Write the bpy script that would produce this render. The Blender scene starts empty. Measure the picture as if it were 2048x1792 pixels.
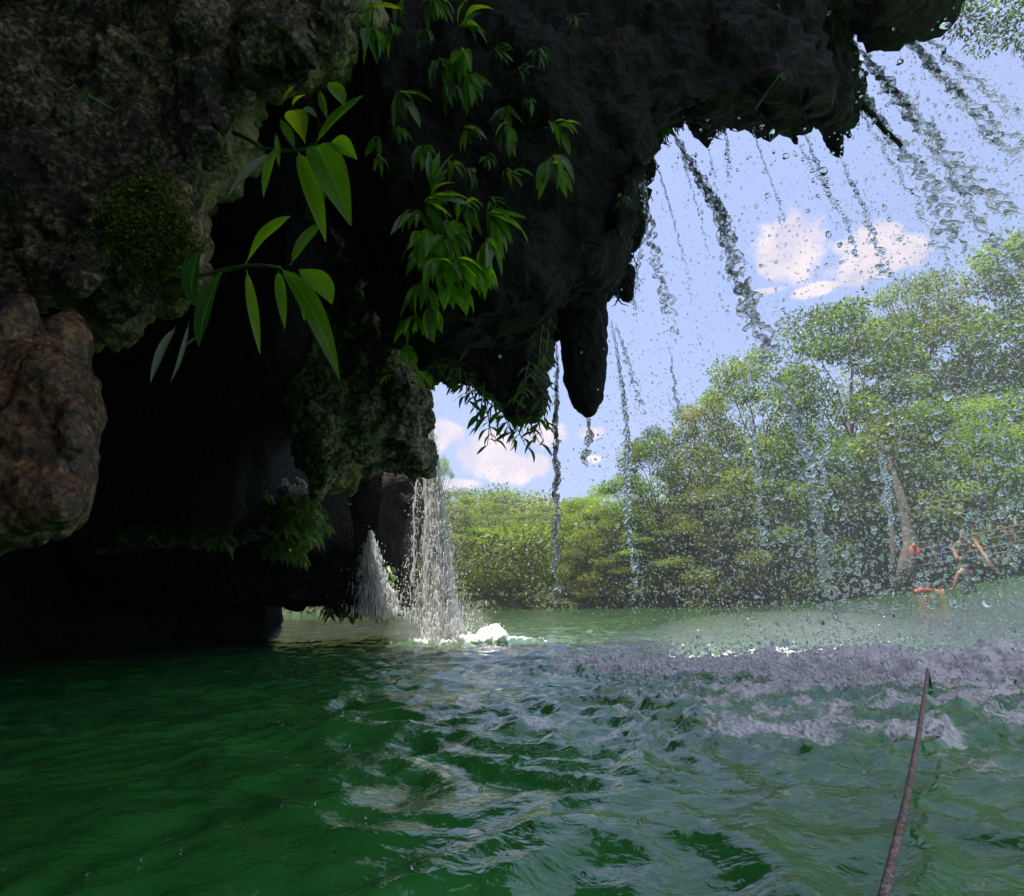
import bpy, bmesh, math, random
import numpy as np
from mathutils import Vector, Matrix, Quaternion

random.seed(7)
RNG = np.random.default_rng(11)
sc = bpy.context.scene
COL = sc.collection
R = math.radians

# ------------------------------------------------------------------ camera, sky, sun, exposure
CAM_H, PITCH, ROLL, FPX = 0.35, R(15.2), R(1.0), 1120.0
cd = bpy.data.cameras.new('camera'); cam = bpy.data.objects.new('camera', cd); COL.objects.link(cam)
cd.sensor_width = 36.0; cd.lens = 36.0 * FPX / 2048.0
cd.clip_start = 0.02; cd.clip_end = 2000
cam.location = (0, 0, CAM_H)
_f = Vector((0, math.cos(PITCH), math.sin(PITCH))); _u0 = Vector((0, -math.sin(PITCH), math.cos(PITCH))); _r0 = Vector((1, 0, 0))
_r = _r0 * math.cos(ROLL) - _u0 * math.sin(ROLL); _u = _u0 * math.cos(ROLL) + _r0 * math.sin(ROLL)
cam.matrix_world = Matrix(((_r.x, _u.x, -_f.x, 0), (_r.y, _u.y, -_f.y, 0), (_r.z, _u.z, -_f.z, CAM_H), (0, 0, 0, 1)))
sc.camera = cam

SUN_DIR = Vector((-0.20, -0.10, 0.97)).normalized()      # towards the sun
SUN_EL = math.asin(SUN_DIR.z); SUN_AZ = math.atan2(SUN_DIR.x, SUN_DIR.y)

def ray(x, y):
    return (_r * ((x - 1024) / FPX) + _u * ((896 - y) / FPX) + _f)
def U(x, y, d):
    v = ray(x, y); return Vector((0, 0, CAM_H)) + v * (d / v.y)
def pxs(d): return d / FPX

def N(nt, typ, **kw):
    n = nt.nodes.new(typ)
    for k, v in kw.items():
        if k in n.inputs: n.inputs[k].default_value = v
        else: setattr(n, k, v)
    return n
def L(nt, a, b): nt.links.new(a, b)

w = bpy.data.worlds.new('World'); sc.world = w; w.use_nodes = True
nt = w.node_tree; nt.nodes.clear()
sky = N(nt, 'ShaderNodeTexSky', sky_type='NISHITA', sun_disc=False, sun_elevation=SUN_EL, sun_rotation=SUN_AZ, air_density=1.0, dust_density=4.5, ozone_density=1.6)
geo = N(nt, 'ShaderNodeTexCoord')
clouds = [  # px x, y, rx, ry
    (1580, 495, 60, 58), (1568, 530, 48, 36), (1740, 498, 58, 46), (1785, 515, 62, 30), (1715, 540, 48, 28), (1640, 578, 50, 12), (1530, 584, 40, 8), (1800, 500, 50, 25),
    (885, 868, 42, 24), (850, 880, 50, 26), (980, 905, 62, 40), (1030, 935, 62, 32), (1010, 950, 45, 18), (1095, 868, 45, 26), (1180, 868, 28, 14), (1187, 918, 18, 8),
    (1090, 1008, 60, 10), (900, 968, 60, 10), (975, 1000, 40, 8)]
extra = [(-.4, 1.25, .28, .1), (.9, 1.15, .34, .12), (1.9, 1.0, .32, .16), (-1.6, 1.05, .3, .16), (3.0, 1.2, .3, .1), (.35, 1.08, .16, .07), (-2.1, .5, .25, .12), (2.3, .7, .3, .15), (2.9, .35, .4, .12), (-2.7, .8, .25, .15), (-1.3, .4, .3, .1), (1.5, .45, .25, .1)]  # clouds out of view; the high ones added to brighten the shaded foam
nz = N(nt, 'ShaderNodeTexNoise', Scale=30.0, Detail=9.0, Roughness=0.55)
L(nt, geo.outputs['Generated'], nz.inputs['Vector'])
cur = None
def ell(c, rx, rz):
    global cur
    s = N(nt, 'ShaderNodeVectorMath', operation='SUBTRACT'); s.inputs[1].default_value = c; L(nt, geo.outputs['Generated'], s.inputs[0])
    m = N(nt, 'ShaderNodeVectorMath', operation='MULTIPLY'); m.inputs[1].default_value = (1 / rx, 1 / rx, 1 / rz); L(nt, s.outputs[0], m.inputs[0])
    l = N(nt, 'ShaderNodeVectorMath', operation='LENGTH'); L(nt, m.outputs[0], l.inputs[0])
    if cur is None: cur = l.outputs['Value']
    else:
        q = N(nt, 'ShaderNodeMath', operation='SMOOTH_MIN'); q.inputs[2].default_value = 0.12
        L(nt, cur, q.inputs[0]); L(nt, l.outputs['Value'], q.inputs[1]); cur = q.outputs[0]
for x, y, rx, ry in clouds:
    v = ray(x, y); k = v.length
    ell(tuple(v.normalized()), rx / FPX / k, ry / FPX / k)
for az, el, rx, rz in extra:
    ell((math.sin(az) * math.cos(el), math.cos(az) * math.cos(el), math.sin(el)), rx, rz)
a1 = N(nt, 'ShaderNodeMath', operation='MULTIPLY_ADD'); a1.inputs[1].default_value = 1.6; a1.inputs[2].default_value = -0.8
L(nt, nz.outputs['Fac'], a1.inputs[0])
a2 = N(nt, 'ShaderNodeMath', operation='ADD'); L(nt, cur, a2.inputs[0]); L(nt, a1.outputs[0], a2.inputs[1])
mr = N(nt, 'ShaderNodeMapRange', interpolation_type='SMOOTHSTEP'); mr.inputs[1].default_value = 1.22; mr.inputs[2].default_value = 0.72
mr.inputs[3].default_value = 0; mr.inputs[4].default_value = 0.95
L(nt, a2.outputs[0], mr.inputs[0])
nz2 = N(nt, 'ShaderNodeTexNoise', Scale=16.0, Detail=4.0)
L(nt, geo.outputs['Generated'], nz2.inputs['Vector'])
cr = N(nt, 'ShaderNodeMix', data_type='RGBA'); cr.inputs[6].default_value = (2.8, 2.65, 3.4, 1); cr.inputs[7].default_value = (4.2, 3.65, 3.8, 1)
cm = N(nt, 'ShaderNodeMapRange'); cm.inputs[1].default_value = .36; cm.inputs[2].default_value = .60; L(nt, nz2.outputs['Fac'], cm.inputs[0]); L(nt, cm.outputs[0], cr.inputs[0])
# lavender-white moist air over the blue
air = N(nt, 'ShaderNodeMix', data_type='RGBA'); air.inputs[0].default_value = 0.62; air.inputs[7].default_value = (1.75, 2.35, 4.45, 1)
L(nt, sky.outputs[0], air.inputs[6])
mx = N(nt, 'ShaderNodeMix', data_type='RGBA')
L(nt, mr.outputs[0], mx.inputs[0]); L(nt, air.outputs[2], mx.inputs[6]); L(nt, cr.outputs[2], mx.inputs[7])
bg = N(nt, 'ShaderNodeBackground', Strength=0.092); L(nt, mx.outputs[2], bg.inputs[0])
wo = N(nt, 'ShaderNodeOutputWorld'); L(nt, bg.outputs[0], wo.inputs[0])

sl = bpy.data.lights.new('sun', 'SUN'); sl.energy = 4.8; sl.angle = R(0.53); sl.color = (1.0, 0.91, 0.80)
so = bpy.data.objects.new('sun', sl); COL.objects.link(so); so.rotation_euler = SUN_DIR.to_track_quat('Z', 'Y').to_euler()
sc.view_settings.view_transform = 'Standard'; sc.view_settings.look = 'None'; sc.view_settings.gamma = 1.0
sc.view_settings.exposure = 1.4; sc.view_settings.use_curve_mapping = False
cy = sc.cycles
cy.use_denoising = True; cy.max_bounces = 10; cy.diffuse_bounces = 4; cy.glossy_bounces = 4; cy.transmission_bounces = 8; cy.transparent_max_bounces = 8
cy.sample_clamp_indirect = 6.0; cy.caustics_reflective = False; cy.caustics_refractive = False; cy.volume_bounces = 2

# ------------------------------------------------------------------ helpers
def smooth(t): t = np.clip(t, 0, 1); return t * t * (3 - 2 * t)

def _hash(i, j, k, seed):
    h = (i.astype(np.uint32) * np.uint32(374761393) + j.astype(np.uint32) * np.uint32(668265263) + k.astype(np.uint32) * np.uint32(2147483647) + np.uint32(seed * 97531 + 12345))
    h = (h ^ (h >> np.uint32(13))) * np.uint32(1274126177); h = (h ^ (h >> np.uint32(16))) * np.uint32(2246822519)
    return h ^ (h >> np.uint32(15))
_G = np.array([(1,1,0),(-1,1,0),(1,-1,0),(-1,-1,0),(1,0,1),(-1,0,1),(1,0,-1),(-1,0,-1),(0,1,1),(0,-1,1),(0,1,-1),(0,-1,-1),(1,1,0),(-1,1,0),(0,-1,1),(0,-1,-1)], float)
def pnoise(p, seed=0):
    old = np.seterr(over='ignore')
    f = np.floor(p); i = f.astype(np.int64); t = p - f; u = t * t * t * (t * (t * 6 - 15) + 10)
    out = 0
    for a in (0, 1):
        for b in (0, 1):
            for c in (0, 1):
                g = _G[_hash(i[:, 0] + a, i[:, 1] + b, i[:, 2] + c, seed) & 15]
                d = (g * (t - np.array([a, b, c]))).sum(1)
                wgt = (u[:, 0] if a else 1 - u[:, 0]) * (u[:, 1] if b else 1 - u[:, 1]) * (u[:, 2] if c else 1 - u[:, 2])
                out = out + d * wgt
    np.seterr(**old)
    return out
def fbm(p, scale, octs=4, seed=0, gain=0.5, billow=False):
    o = 0; a = 1.0
    for k in range(octs):
        n = pnoise(p * scale * (2.03 ** k) + 17.3 * k, seed + k)
        o = o + a * ((np.abs(n) * 2 - 0.5) if billow else n); a *= gain
    return o

def worley(p, scale, seed=0):
    q = p * scale; f = np.floor(q).astype(np.int64); best = np.full(len(q), 9.0)
    old = np.seterr(over='ignore')
    for a in (-1, 0, 1):
        for b in (-1, 0, 1):
            for c in (-1, 0, 1):
                i, j, k = f[:, 0] + a, f[:, 1] + b, f[:, 2] + c; h = _hash(i, j, k, seed)
                pt = np.stack([i + (h & 255) / 256.0, j + ((h >> np.uint32(8)) & 255) / 256.0, k + ((h >> np.uint32(16)) & 255) / 256.0], 1)
                best = np.minimum(best, ((q - pt) ** 2).sum(1))
    np.seterr(**old)
    return np.sqrt(best)
def mesh(name, verts, faces, mat=None, smooth_=True):
    me = bpy.data.meshes.new(name)
    verts = np.asarray(verts, float)
    if isinstance(faces, np.ndarray):
        nf, k = faces.shape
        me.vertices.add(len(verts)); me.vertices.foreach_set('co', verts.ravel())
        me.loops.add(nf * k); me.loops.foreach_set('vertex_index', faces.ravel().astype(np.int32))
        me.polygons.add(nf); me.polygons.foreach_set('loop_start', np.arange(0, nf * k, k, dtype=np.int32))
        me.update(calc_edges=True)
    else:
        me.from_pydata([tuple(v) for v in verts], [], faces); me.update()
    if smooth_: me.polygons.foreach_set('use_smooth', np.ones(len(me.polygons), bool))
    if mat: me.materials.append(mat)
    return me
def attr(me, name, vals):
    a = me.attributes.new(name, 'FLOAT', 'POINT'); a.data.foreach_set('value', np.asarray(vals, np.float32)); return a
def obj(name, me, parent=None, loc=None):
    o = bpy.data.objects.new(name, me); COL.objects.link(o)
    if parent is not None: o.parent = parent
    if loc is not None: o.location = loc
    return o
def tag(o, label=None, cat=None, group=None, kind=None):
    if label: o['label'] = label
    if cat: o['category'] = cat
    if group: o['group'] = group
    if kind: o['kind'] = kind
    return o
def thing(name, label, cat, loc=(0, 0, 0), group=None):
    o = bpy.data.objects.new(name, None); COL.objects.link(o); o.location = loc; o.empty_display_size = .1
    return tag(o, label, cat, group)

class MB:
    """collects verts and faces of several shapes into one mesh"""
    def __init__(s): s.v = []; s.f = []; s.n = 0
    def add(s, v, f):
        v = np.asarray(v, float); s.v.append(v); s.f += [tuple(int(i) + s.n for i in q) for q in f]; s.n += len(v)
    def tube(s, pts, rad, sides=7, cap=True, wob=0.0, seed=0):
        pts = [Vector(p) for p in pts]; n = len(pts)
        if not hasattr(rad, '__len__'): rad = [rad] * n
        ref = Vector((0.31, 0.87, 0.4)).normalized(); V = []
        rr = random.Random(seed)
        for i, p in enumerate(pts):
            t = (pts[min(i + 1, n - 1)] - pts[max(i - 1, 0)])
            t = t.normalized() if t.length > 1e-9 else Vector((0, 0, 1))
            a = t.cross(ref)
            if a.length < 1e-3: a = t.cross(Vector((1, 0, 0)))
            a.normalize(); b = t.cross(a)
            for k in range(sides):
                th = 2 * math.pi * k / sides
                r = rad[i] * (1 + wob * rr.uniform(-1, 1))
                V.append(p + (a * math.cos(th) + b * math.sin(th)) * r)
        F = []
        for i in range(n - 1):
            for k in range(sides):
                k2 = (k + 1) % sides
                F.append((i * sides + k, i * sides + k2, (i + 1) * sides + k2, (i + 1) * sides + k))
        if cap:
            F.append(tuple(range(sides - 1, -1, -1))); F.append(tuple((n - 1) * sides + k for k in range(sides)))
        s.add([tuple(v) for v in V], F)
    def box(s, c, half, rot=None):
        V = []
        for z in (-1, 1):
            for y in (-1, 1):
                for x in (-1, 1):
                    v = Vector((x * half[0], y * half[1], z * half[2]))
                    if rot: v = rot @ v
                    V.append(tuple(v + Vector(c)))
        s.add(V, [(0, 2, 3, 1), (4, 5, 7, 6), (0, 1, 5, 4), (2, 6, 7, 3), (0, 4, 6, 2), (1, 3, 7, 5)])
    def blob(s, c, rad, seg=10, rings=7, rot=None):
        V = [(0, 0, 1)]; F = []
        for i in range(1, rings):
            ph = math.pi * i / rings
            for k in range(seg):
                th = 2 * math.pi * k / seg; V.append((math.sin(ph) * math.cos(th), math.sin(ph) * math.sin(th), math.cos(ph)))
        V.append((0, 0, -1)); last = len(V) - 1
        for k in range(seg): F.append((0, 1 + k, 1 + (k + 1) % seg))
        for i in range(rings - 2):
            for k in range(seg):
                a = 1 + i * seg + k; b = 1 + i * seg + (k + 1) % seg
                F.append((a, a + seg, b + seg, b))
        o = 1 + (rings - 2) * seg
        for k in range(seg): F.append((last, o + (k + 1) % seg, o + k))
        V = np.array(V) * np.array(rad)
        if rot is not None: V = V @ np.array(rot.to_3x3()).T
        s.add(V + np.array(c), F)
    def mesh(s, name, mat, smooth_=True):
        return mesh(name, np.concatenate(s.v), s.f, mat, smooth_)

def mat(name):
    m = bpy.data.materials.new(name); m.use_nodes = True; nt = m.node_tree; nt.nodes.clear()
    out = N(nt, 'ShaderNodeOutputMaterial'); return m, nt, out
def ramp(nt, fac, stops):
    r = N(nt, 'ShaderNodeValToRGB'); e = r.color_ramp.elements
    e[0].position, e[0].color = stops[0][0], (*stops[0][1], 1); e[1].position, e[1].color = stops[-1][0], (*stops[-1][1], 1)
    for p, c in stops[1:-1]:
        q = e.new(p); q.color = (*c, 1)
    L(nt, fac, r.inputs[0]); return r.outputs[0]
def bump(nt, h, strength, dist, normal=None):
    b = N(nt, 'ShaderNodeBump', Strength=strength, Distance=dist); L(nt, h, b.inputs['Height'])
    if normal: L(nt, normal, b.inputs['Normal'])
    return b.outputs[0]

def rock_mat(name, stops, scale=6, rough=0.6, bumpd=0.02, fine=60, spec=0.5):
    m, nt, out = mat(name); p = N(nt, 'ShaderNodeBsdfPrincipled', Roughness=rough); p.inputs['Specular IOR Level'].default_value = spec
    g = N(nt, 'ShaderNodeTexCoord')
    n1 = N(nt, 'ShaderNodeTexNoise', Scale=scale, Detail=8.0, Roughness=0.65); L(nt, g.outputs['Object'], n1.inputs['Vector'])
    n2 = N(nt, 'ShaderNodeTexNoise', Scale=fine, Detail=6.0, Roughness=0.7); L(nt, g.outputs['Object'], n2.inputs['Vector'])
    v = N(nt, 'ShaderNodeTexVoronoi', Scale=fine * .6); L(nt, g.outputs['Object'], v.inputs['Vector'])
    ad = N(nt, 'ShaderNodeMath', operation='MULTIPLY_ADD'); ad.inputs[1].default_value = .6; L(nt, n2.outputs['Fac'], ad.inputs[0])
    hf = N(nt, 'ShaderNodeMath', operation='MULTIPLY'); hf.inputs[1].default_value = .4; L(nt, n1.outputs['Fac'], hf.inputs[0]); L(nt, hf.outputs[0], ad.inputs[2])
    ca = N(nt, 'ShaderNodeAttribute', attribute_name='lit_rim'); cn = N(nt, 'ShaderNodeMath', operation='MULTIPLY_ADD'); cn.inputs[1].default_value = 3.2; cn.inputs[2].default_value = -1.55; L(nt, ad.outputs[0], cn.inputs[0])
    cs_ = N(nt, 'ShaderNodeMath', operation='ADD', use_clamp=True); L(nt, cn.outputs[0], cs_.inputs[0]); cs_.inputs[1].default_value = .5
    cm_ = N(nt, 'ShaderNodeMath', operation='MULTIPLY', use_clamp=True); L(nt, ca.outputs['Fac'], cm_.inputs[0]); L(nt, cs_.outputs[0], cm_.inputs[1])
    cx_ = N(nt, 'ShaderNodeMix', data_type='RGBA'); cx_.inputs[7].default_value = (.64, .39, .25, 1); L(nt, cm_.outputs[0], cx_.inputs[0]); L(nt, ramp(nt, ad.outputs[0], stops), cx_.inputs[6]); L(nt, cx_.outputs[2], p.inputs['Base Color'])  # edge light painted as a pale tone over the rock colour
    ht = N(nt, 'ShaderNodeMath', operation='ADD'); L(nt, n2.outputs['Fac'], ht.inputs[0]); L(nt, v.outputs['Distance'], ht.inputs[1])
    L(nt, bump(nt, ht.outputs[0], 1.0, bumpd), p.inputs['Normal'])
    L(nt, p.outputs[0], out.inputs[0]); return m

def leaf_mat(name, stops, trans=0.4, rough=0.4, use_attr=True, tcol=None):
    m, nt, out = mat(name)
    if use_attr:
        a = N(nt, 'ShaderNodeAttribute', attribute_name='tint'); f = a.outputs['Fac']
        oi = N(nt, 'ShaderNodeObjectInfo'); ad = N(nt, 'ShaderNodeMath', operation='MULTIPLY_ADD'); ad.inputs[1].default_value = .3
        L(nt, oi.outputs['Random'], ad.inputs[0])
        sb = N(nt, 'ShaderNodeMath', operation='SUBTRACT'); sb.inputs[1].default_value = .15; L(nt, f, sb.inputs[0]); L(nt, sb.outputs[0], ad.inputs[2]); f = ad.outputs[0]
    else:
        oi = N(nt, 'ShaderNodeObjectInfo'); g = N(nt, 'ShaderNodeTexCoord')
        n = N(nt, 'ShaderNodeTexNoise', Scale=30.0, Detail=4.0); L(nt, g.outputs['Object'], n.inputs['Vector'])
        ad = N(nt, 'ShaderNodeMath', operation='MULTIPLY_ADD'); ad.inputs[1].default_value = .6; L(nt, oi.outputs['Random'], ad.inputs[0])
        h = N(nt, 'ShaderNodeMath', operation='MULTIPLY'); h.inputs[1].default_value = .4; L(nt, n.outputs['Fac'], h.inputs[0]); L(nt, h.outputs[0], ad.inputs[2]); f = ad.outputs[0]
    c = ramp(nt, f, stops)
    if not use_attr:   # paler midrib and fine side veins
        am = N(nt, 'ShaderNodeAttribute', attribute_name='mid'); mr_ = N(nt, 'ShaderNodeMapRange'); mr_.inputs[1].default_value = .22; mr_.inputs[2].default_value = .0; mr_.inputs[4].default_value = .45
        L(nt, am.outputs['Fac'], mr_.inputs[0]); mz = N(nt, 'ShaderNodeMix', data_type='RGBA'); mz.inputs[7].default_value = (.22, .32, .10, 1); L(nt, mr_.outputs[0], mz.inputs[0]); L(nt, c, mz.inputs[6]); c = mz.outputs[2]
        gs = N(nt, 'ShaderNodeNewGeometry'); ns_ = N(nt, 'ShaderNodeTexNoise', Scale=95.0, Detail=3.0); L(nt, gs.outputs['Position'], ns_.inputs['Vector']); ms = N(nt, 'ShaderNodeMapRange'); ms.inputs[1].default_value = .66; ms.inputs[2].default_value = .74; ms.inputs[4].default_value = .6; L(nt, ns_.outputs['Fac'], ms.inputs[0])
        mq = N(nt, 'ShaderNodeMix', data_type='RGBA'); mq.inputs[7].default_value = (.05, .045, .015, 1); L(nt, ms.outputs[0], mq.inputs[0]); L(nt, c, mq.inputs[6]); c = mq.outputs[2]
    p = N(nt, 'ShaderNodeBsdfPrincipled', Roughness=rough); L(nt, c, p.inputs['Base Color'])
    p.inputs['Specular IOR Level'].default_value = .35
    t = N(nt, 'ShaderNodeBsdfTranslucent')
    hs = N(nt, 'ShaderNodeMix', data_type='RGBA', blend_type='MULTIPLY'); hs.inputs[0].default_value = 1; hs.inputs[7].default_value = (*(tcol or (1.6, 2.0, .5)), 1)
    L(nt, c, hs.inputs[6]); L(nt, hs.outputs[2], t.inputs[0])
    mx = N(nt, 'ShaderNodeMixShader'); mx.inputs[0].default_value = trans
    L(nt, p.outputs[0], mx.inputs[1]); L(nt, t.outputs[0], mx.inputs[2]); L(nt, mx.outputs[0], out.inputs[0]); return m

def plain(name, col, rough=0.6, noise=0.25, scale=25, bumpd=0.0):
    m, nt, out = mat(name); p = N(nt, 'ShaderNodeBsdfPrincipled', Roughness=rough)
    g = N(nt, 'ShaderNodeTexCoord'); n = N(nt, 'ShaderNodeTexNoise', Scale=scale, Detail=5.0); L(nt, g.outputs['Object'], n.inputs['Vector'])
    lo = tuple(c * (1 - noise) for c in col); hi = tuple(min(1, c * (1 + noise)) for c in col)
    L(nt, ramp(nt, n.outputs['Fac'], [(.3, lo), (.7, hi)]), p.inputs['Base Color'])
    if bumpd: L(nt, bump(nt, n.outputs['Fac'], .8, bumpd), p.inputs['Normal'])
    L(nt, p.outputs[0], out.inputs[0]); return m

M = {}
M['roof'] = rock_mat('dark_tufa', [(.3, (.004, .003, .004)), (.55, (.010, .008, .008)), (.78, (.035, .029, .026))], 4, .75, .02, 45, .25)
M['wall'] = rock_mat('brown_tufa', [(.39, (.004, .003, .002)), (.475, (.018, .011, .007)), (.535, (.12, .072, .042)), (.64, (.46, .32, .20))], 8, .6, .012, 85, .35)
M['nose'] = rock_mat('grey_tufa', [(.38, (.006, .004, .003)), (.475, (.04, .028, .02)), (.58, (.42, .31, .23))], 5, .55, .02, 40, .4)
M['flow'] = rock_mat('wet_flowstone', [(.38, (.006, .003, .002)), (.47, (.05, .02, .006)), (.56, (.17, .08, .022)), (.66, (.38, .24, .10))], 22, .24, .006, 90, .6)
M['glass'], _nt, _o = mat('clear_water')
_g = N(_nt, 'ShaderNodeBsdfGlass', IOR=1.33, Roughness=0.0); _g.inputs[0].default_value = (.97, .985, 1, 1); L(_nt, _g.outputs[0], _o.inputs[0])
def white_water(name, glassy, tl=.5):
    m, nt, o = mat(name)
    g = N(nt, 'ShaderNodeBsdfGlass', IOR=1.33, Roughness=.05); d = N(nt, 'ShaderNodeBsdfPrincipled', Roughness=.25); d.inputs[0].default_value = (.93, .93, .93, 1)
    t = N(nt, 'ShaderNodeBsdfTranslucent'); t.inputs[0].default_value = (.9, .91, .92, 1)
    a = N(nt, 'ShaderNodeMixShader'); a.inputs[0].default_value = tl; L(nt, d.outputs[0], a.inputs[1]); L(nt, t.outputs[0], a.inputs[2])
    tc = N(nt, 'ShaderNodeTexCoord'); n = N(nt, 'ShaderNodeTexNoise', Scale=14.0, Detail=5.0); L(nt, tc.outputs['Object'], n.inputs['Vector'])
    r = N(nt, 'ShaderNodeMapRange'); r.inputs[1].default_value = .35; r.inputs[2].default_value = .65; r.inputs[3].default_value = max(0, glassy - .3); r.inputs[4].default_value = min(1, glassy + .3)
    L(nt, n.outputs['Fac'], r.inputs[0])
    b = N(nt, 'ShaderNodeMixShader'); L(nt, r.outputs[0], b.inputs[0]); L(nt, a.outputs[0], b.inputs[1]); L(nt, g.outputs[0], b.inputs[2]); L(nt, b.outputs[0], o.inputs[0]); return m
M['froth'] = white_water('froth', -.3, .08); M['fall'] = white_water('falling_white_water', -.3, .72)
def misty_water(name, clear, frost, rough):
    m, nt, o = mat(name)
    g = N(nt, 'ShaderNodeBsdfGlass', IOR=1.33, Roughness=.01); g2 = N(nt, 'ShaderNodeBsdfGlass', IOR=1.33, Roughness=rough); d = N(nt, 'ShaderNodeBsdfPrincipled', Roughness=.25); d.inputs[0].default_value = (.86, .88, .90, 1)
    t = N(nt, 'ShaderNodeBsdfTranslucent'); t.inputs[0].default_value = (.94, .95, .97, 1)
    a = N(nt, 'ShaderNodeMixShader'); a.inputs[0].default_value = .68; L(nt, d.outputs[0], a.inputs[1]); L(nt, t.outputs[0], a.inputs[2])
    tc = N(nt, 'ShaderNodeTexCoord'); n = N(nt, 'ShaderNodeTexNoise', Scale=22.0, Detail=5.0); L(nt, tc.outputs['Object'], n.inputs['Vector'])
    r = N(nt, 'ShaderNodeMapRange'); r.inputs[1].default_value = .35; r.inputs[2].default_value = .65; r.inputs[3].default_value = max(0, clear - .3); r.inputs[4].default_value = min(1, clear + .3); L(nt, n.outputs['Fac'], r.inputs[0])
    b = N(nt, 'ShaderNodeMixShader'); b.inputs[0].default_value = frost; L(nt, a.outputs[0], b.inputs[1]); L(nt, g2.outputs[0], b.inputs[2])
    c = N(nt, 'ShaderNodeMixShader'); L(nt, r.outputs[0], c.inputs[0]); L(nt, b.outputs[0], c.inputs[1]); L(nt, g.outputs[0], c.inputs[2]); L(nt, c.outputs[0], o.inputs[0]); return m
M['white'] = misty_water('aerated_water', .15, .35, .4); M['half'] = misty_water('bubbly_water', .62, .72, .3)
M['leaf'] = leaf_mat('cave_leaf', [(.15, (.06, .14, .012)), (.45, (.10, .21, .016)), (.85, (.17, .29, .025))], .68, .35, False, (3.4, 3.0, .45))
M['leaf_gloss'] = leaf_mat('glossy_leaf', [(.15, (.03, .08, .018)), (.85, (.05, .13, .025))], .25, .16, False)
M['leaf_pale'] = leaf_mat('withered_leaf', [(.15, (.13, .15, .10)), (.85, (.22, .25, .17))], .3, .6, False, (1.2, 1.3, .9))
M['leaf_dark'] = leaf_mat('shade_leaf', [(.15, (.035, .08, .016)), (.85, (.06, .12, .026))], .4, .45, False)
M['stem'] = plain('green_stem', (.07, .10, .03)); M['twig'] = plain('brown_twig', (.07, .05, .035))
M['fern'] = leaf_mat('ledge_leaf', [(.0, (.05, .09, .015)), (.5, (.10, .18, .025)), (1, (.17, .28, .04))], .45, .45, True, (2.0, 2.3, .6))
M['moss'] = leaf_mat('moss', [(.0, (.045, .055, .012)), (.5, (.11, .13, .022)), (1, (.20, .21, .035))], .4, .8, True, (1.5, 1.8, .4))
M['rootmoss'] = plain('root_moss', (.018, .016, .015), .9)
M['bark'] = plain('grey_bark', (.085, .068, .05), .85, .35, 6, .02); M['bark_dark'] = plain('dark_bark', (.09, .07, .05), .85, .35, 6, .02)
TRE = {}
TRE['broad'] = leaf_mat('broad_tree_leaf', [(0, (.034, .058, .011)), (.45, (.080, .135, .018)), (.8, (.155, .215, .028)), (1, (.17, .19, .035))], .38, .45)
TRE['olive'] = leaf_mat('olive_tree_leaf', [(0, (.04, .055, .014)), (.5, (.105, .135, .026)), (.85, (.20, .215, .04)), (1, (.22, .18, .06))], .38, .45)
TRE['bright'] = leaf_mat('feathery_tree_leaf', [(0, (.055, .095, .013)), (.5, (.125, .20, .022)), (1, (.24, .30, .035))], .42, .45)
TRE['far'] = leaf_mat('far_tree_leaf', [(0, (.045, .075, .022)), (.5, (.09, .13, .028)), (1, (.17, .20, .045))], .38, .5)
TRE['dark'] = leaf_mat('undergrowth_leaf', [(0, (.018, .028, .008)), (.5, (.04, .062, .014)), (.9, (.08, .10, .022)), (1, (.17, .12, .05))], .3, .5)

# ------------------------------------------------------------------ river level, ground, hill
def rise(x, y): return 0.95 * smooth((np.asarray(x, float) - 7.5) / 9) * smooth((np.asarray(y, float) - 7) / 10)
def bank_y(x):
    x = np.asarray(x, float)
    return 21.5 - 3.4 * smooth((x - 5) / 11) + .5 * np.sin(x * .9) + .25 * np.sin(x * 2.3 + 1) - np.clip(x - 16, 0, 60) * .2
def ground_z(x, y):
    x = np.asarray(x, float); y = np.asarray(y, float); e = y - bank_y(x)
    up = smooth((e + .4) / 1.2) * 1.35 - 1.0 + np.clip(e - 1, 0, 60) * .10
    hill = 3.4 * np.exp(-((x + 5) / 16) ** 2 - ((y - 62) / 18) ** 2) * smooth((e - 8) / 20) + 1.5 * smooth((e - 14) / 30)
    return up + hill + rise(x, np.minimum(y, 18)) * smooth((e + 3) / 3)
def spaced(lo, hi, fine_lo, fine_hi, step, grow=1.08):
    xs = list(np.arange(fine_lo, fine_hi, step)); s = step
    while xs[-1] < hi: s *= grow; xs.append(xs[-1] + s)
    s = step
    while xs[0] > lo: s *= grow; xs.insert(0, xs[0] - s)
    return np.array(xs)
def grid(xs, ys):
    X, Y = np.meshgrid(xs, ys); nx, ny = len(xs), len(ys)
    i = np.arange(nx - 1)[None, :] + nx * np.arange(ny - 1)[:, None]
    F = np.stack([i, i + 1, i + nx + 1, i + nx], -1).reshape(-1, 4); return X.ravel(), Y.ravel(), F
gx, gy, gf = grid(spaced(-300, 300, -30, 34, .8), spaced(-200, 400, 8, 50, .8))
gz = ground_z(gx, gy) + .12 * fbm(np.stack([gx, gy, 0 * gx], 1), .5, 3, 5)
M['soil'] = plain('bank_soil', (.028, .045, .012), .9, .5, 1.2, .05)
tag(obj('ground', mesh('ground', np.stack([gx, gy, gz], 1), gf, M['soil'])), kind='structure')

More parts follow.
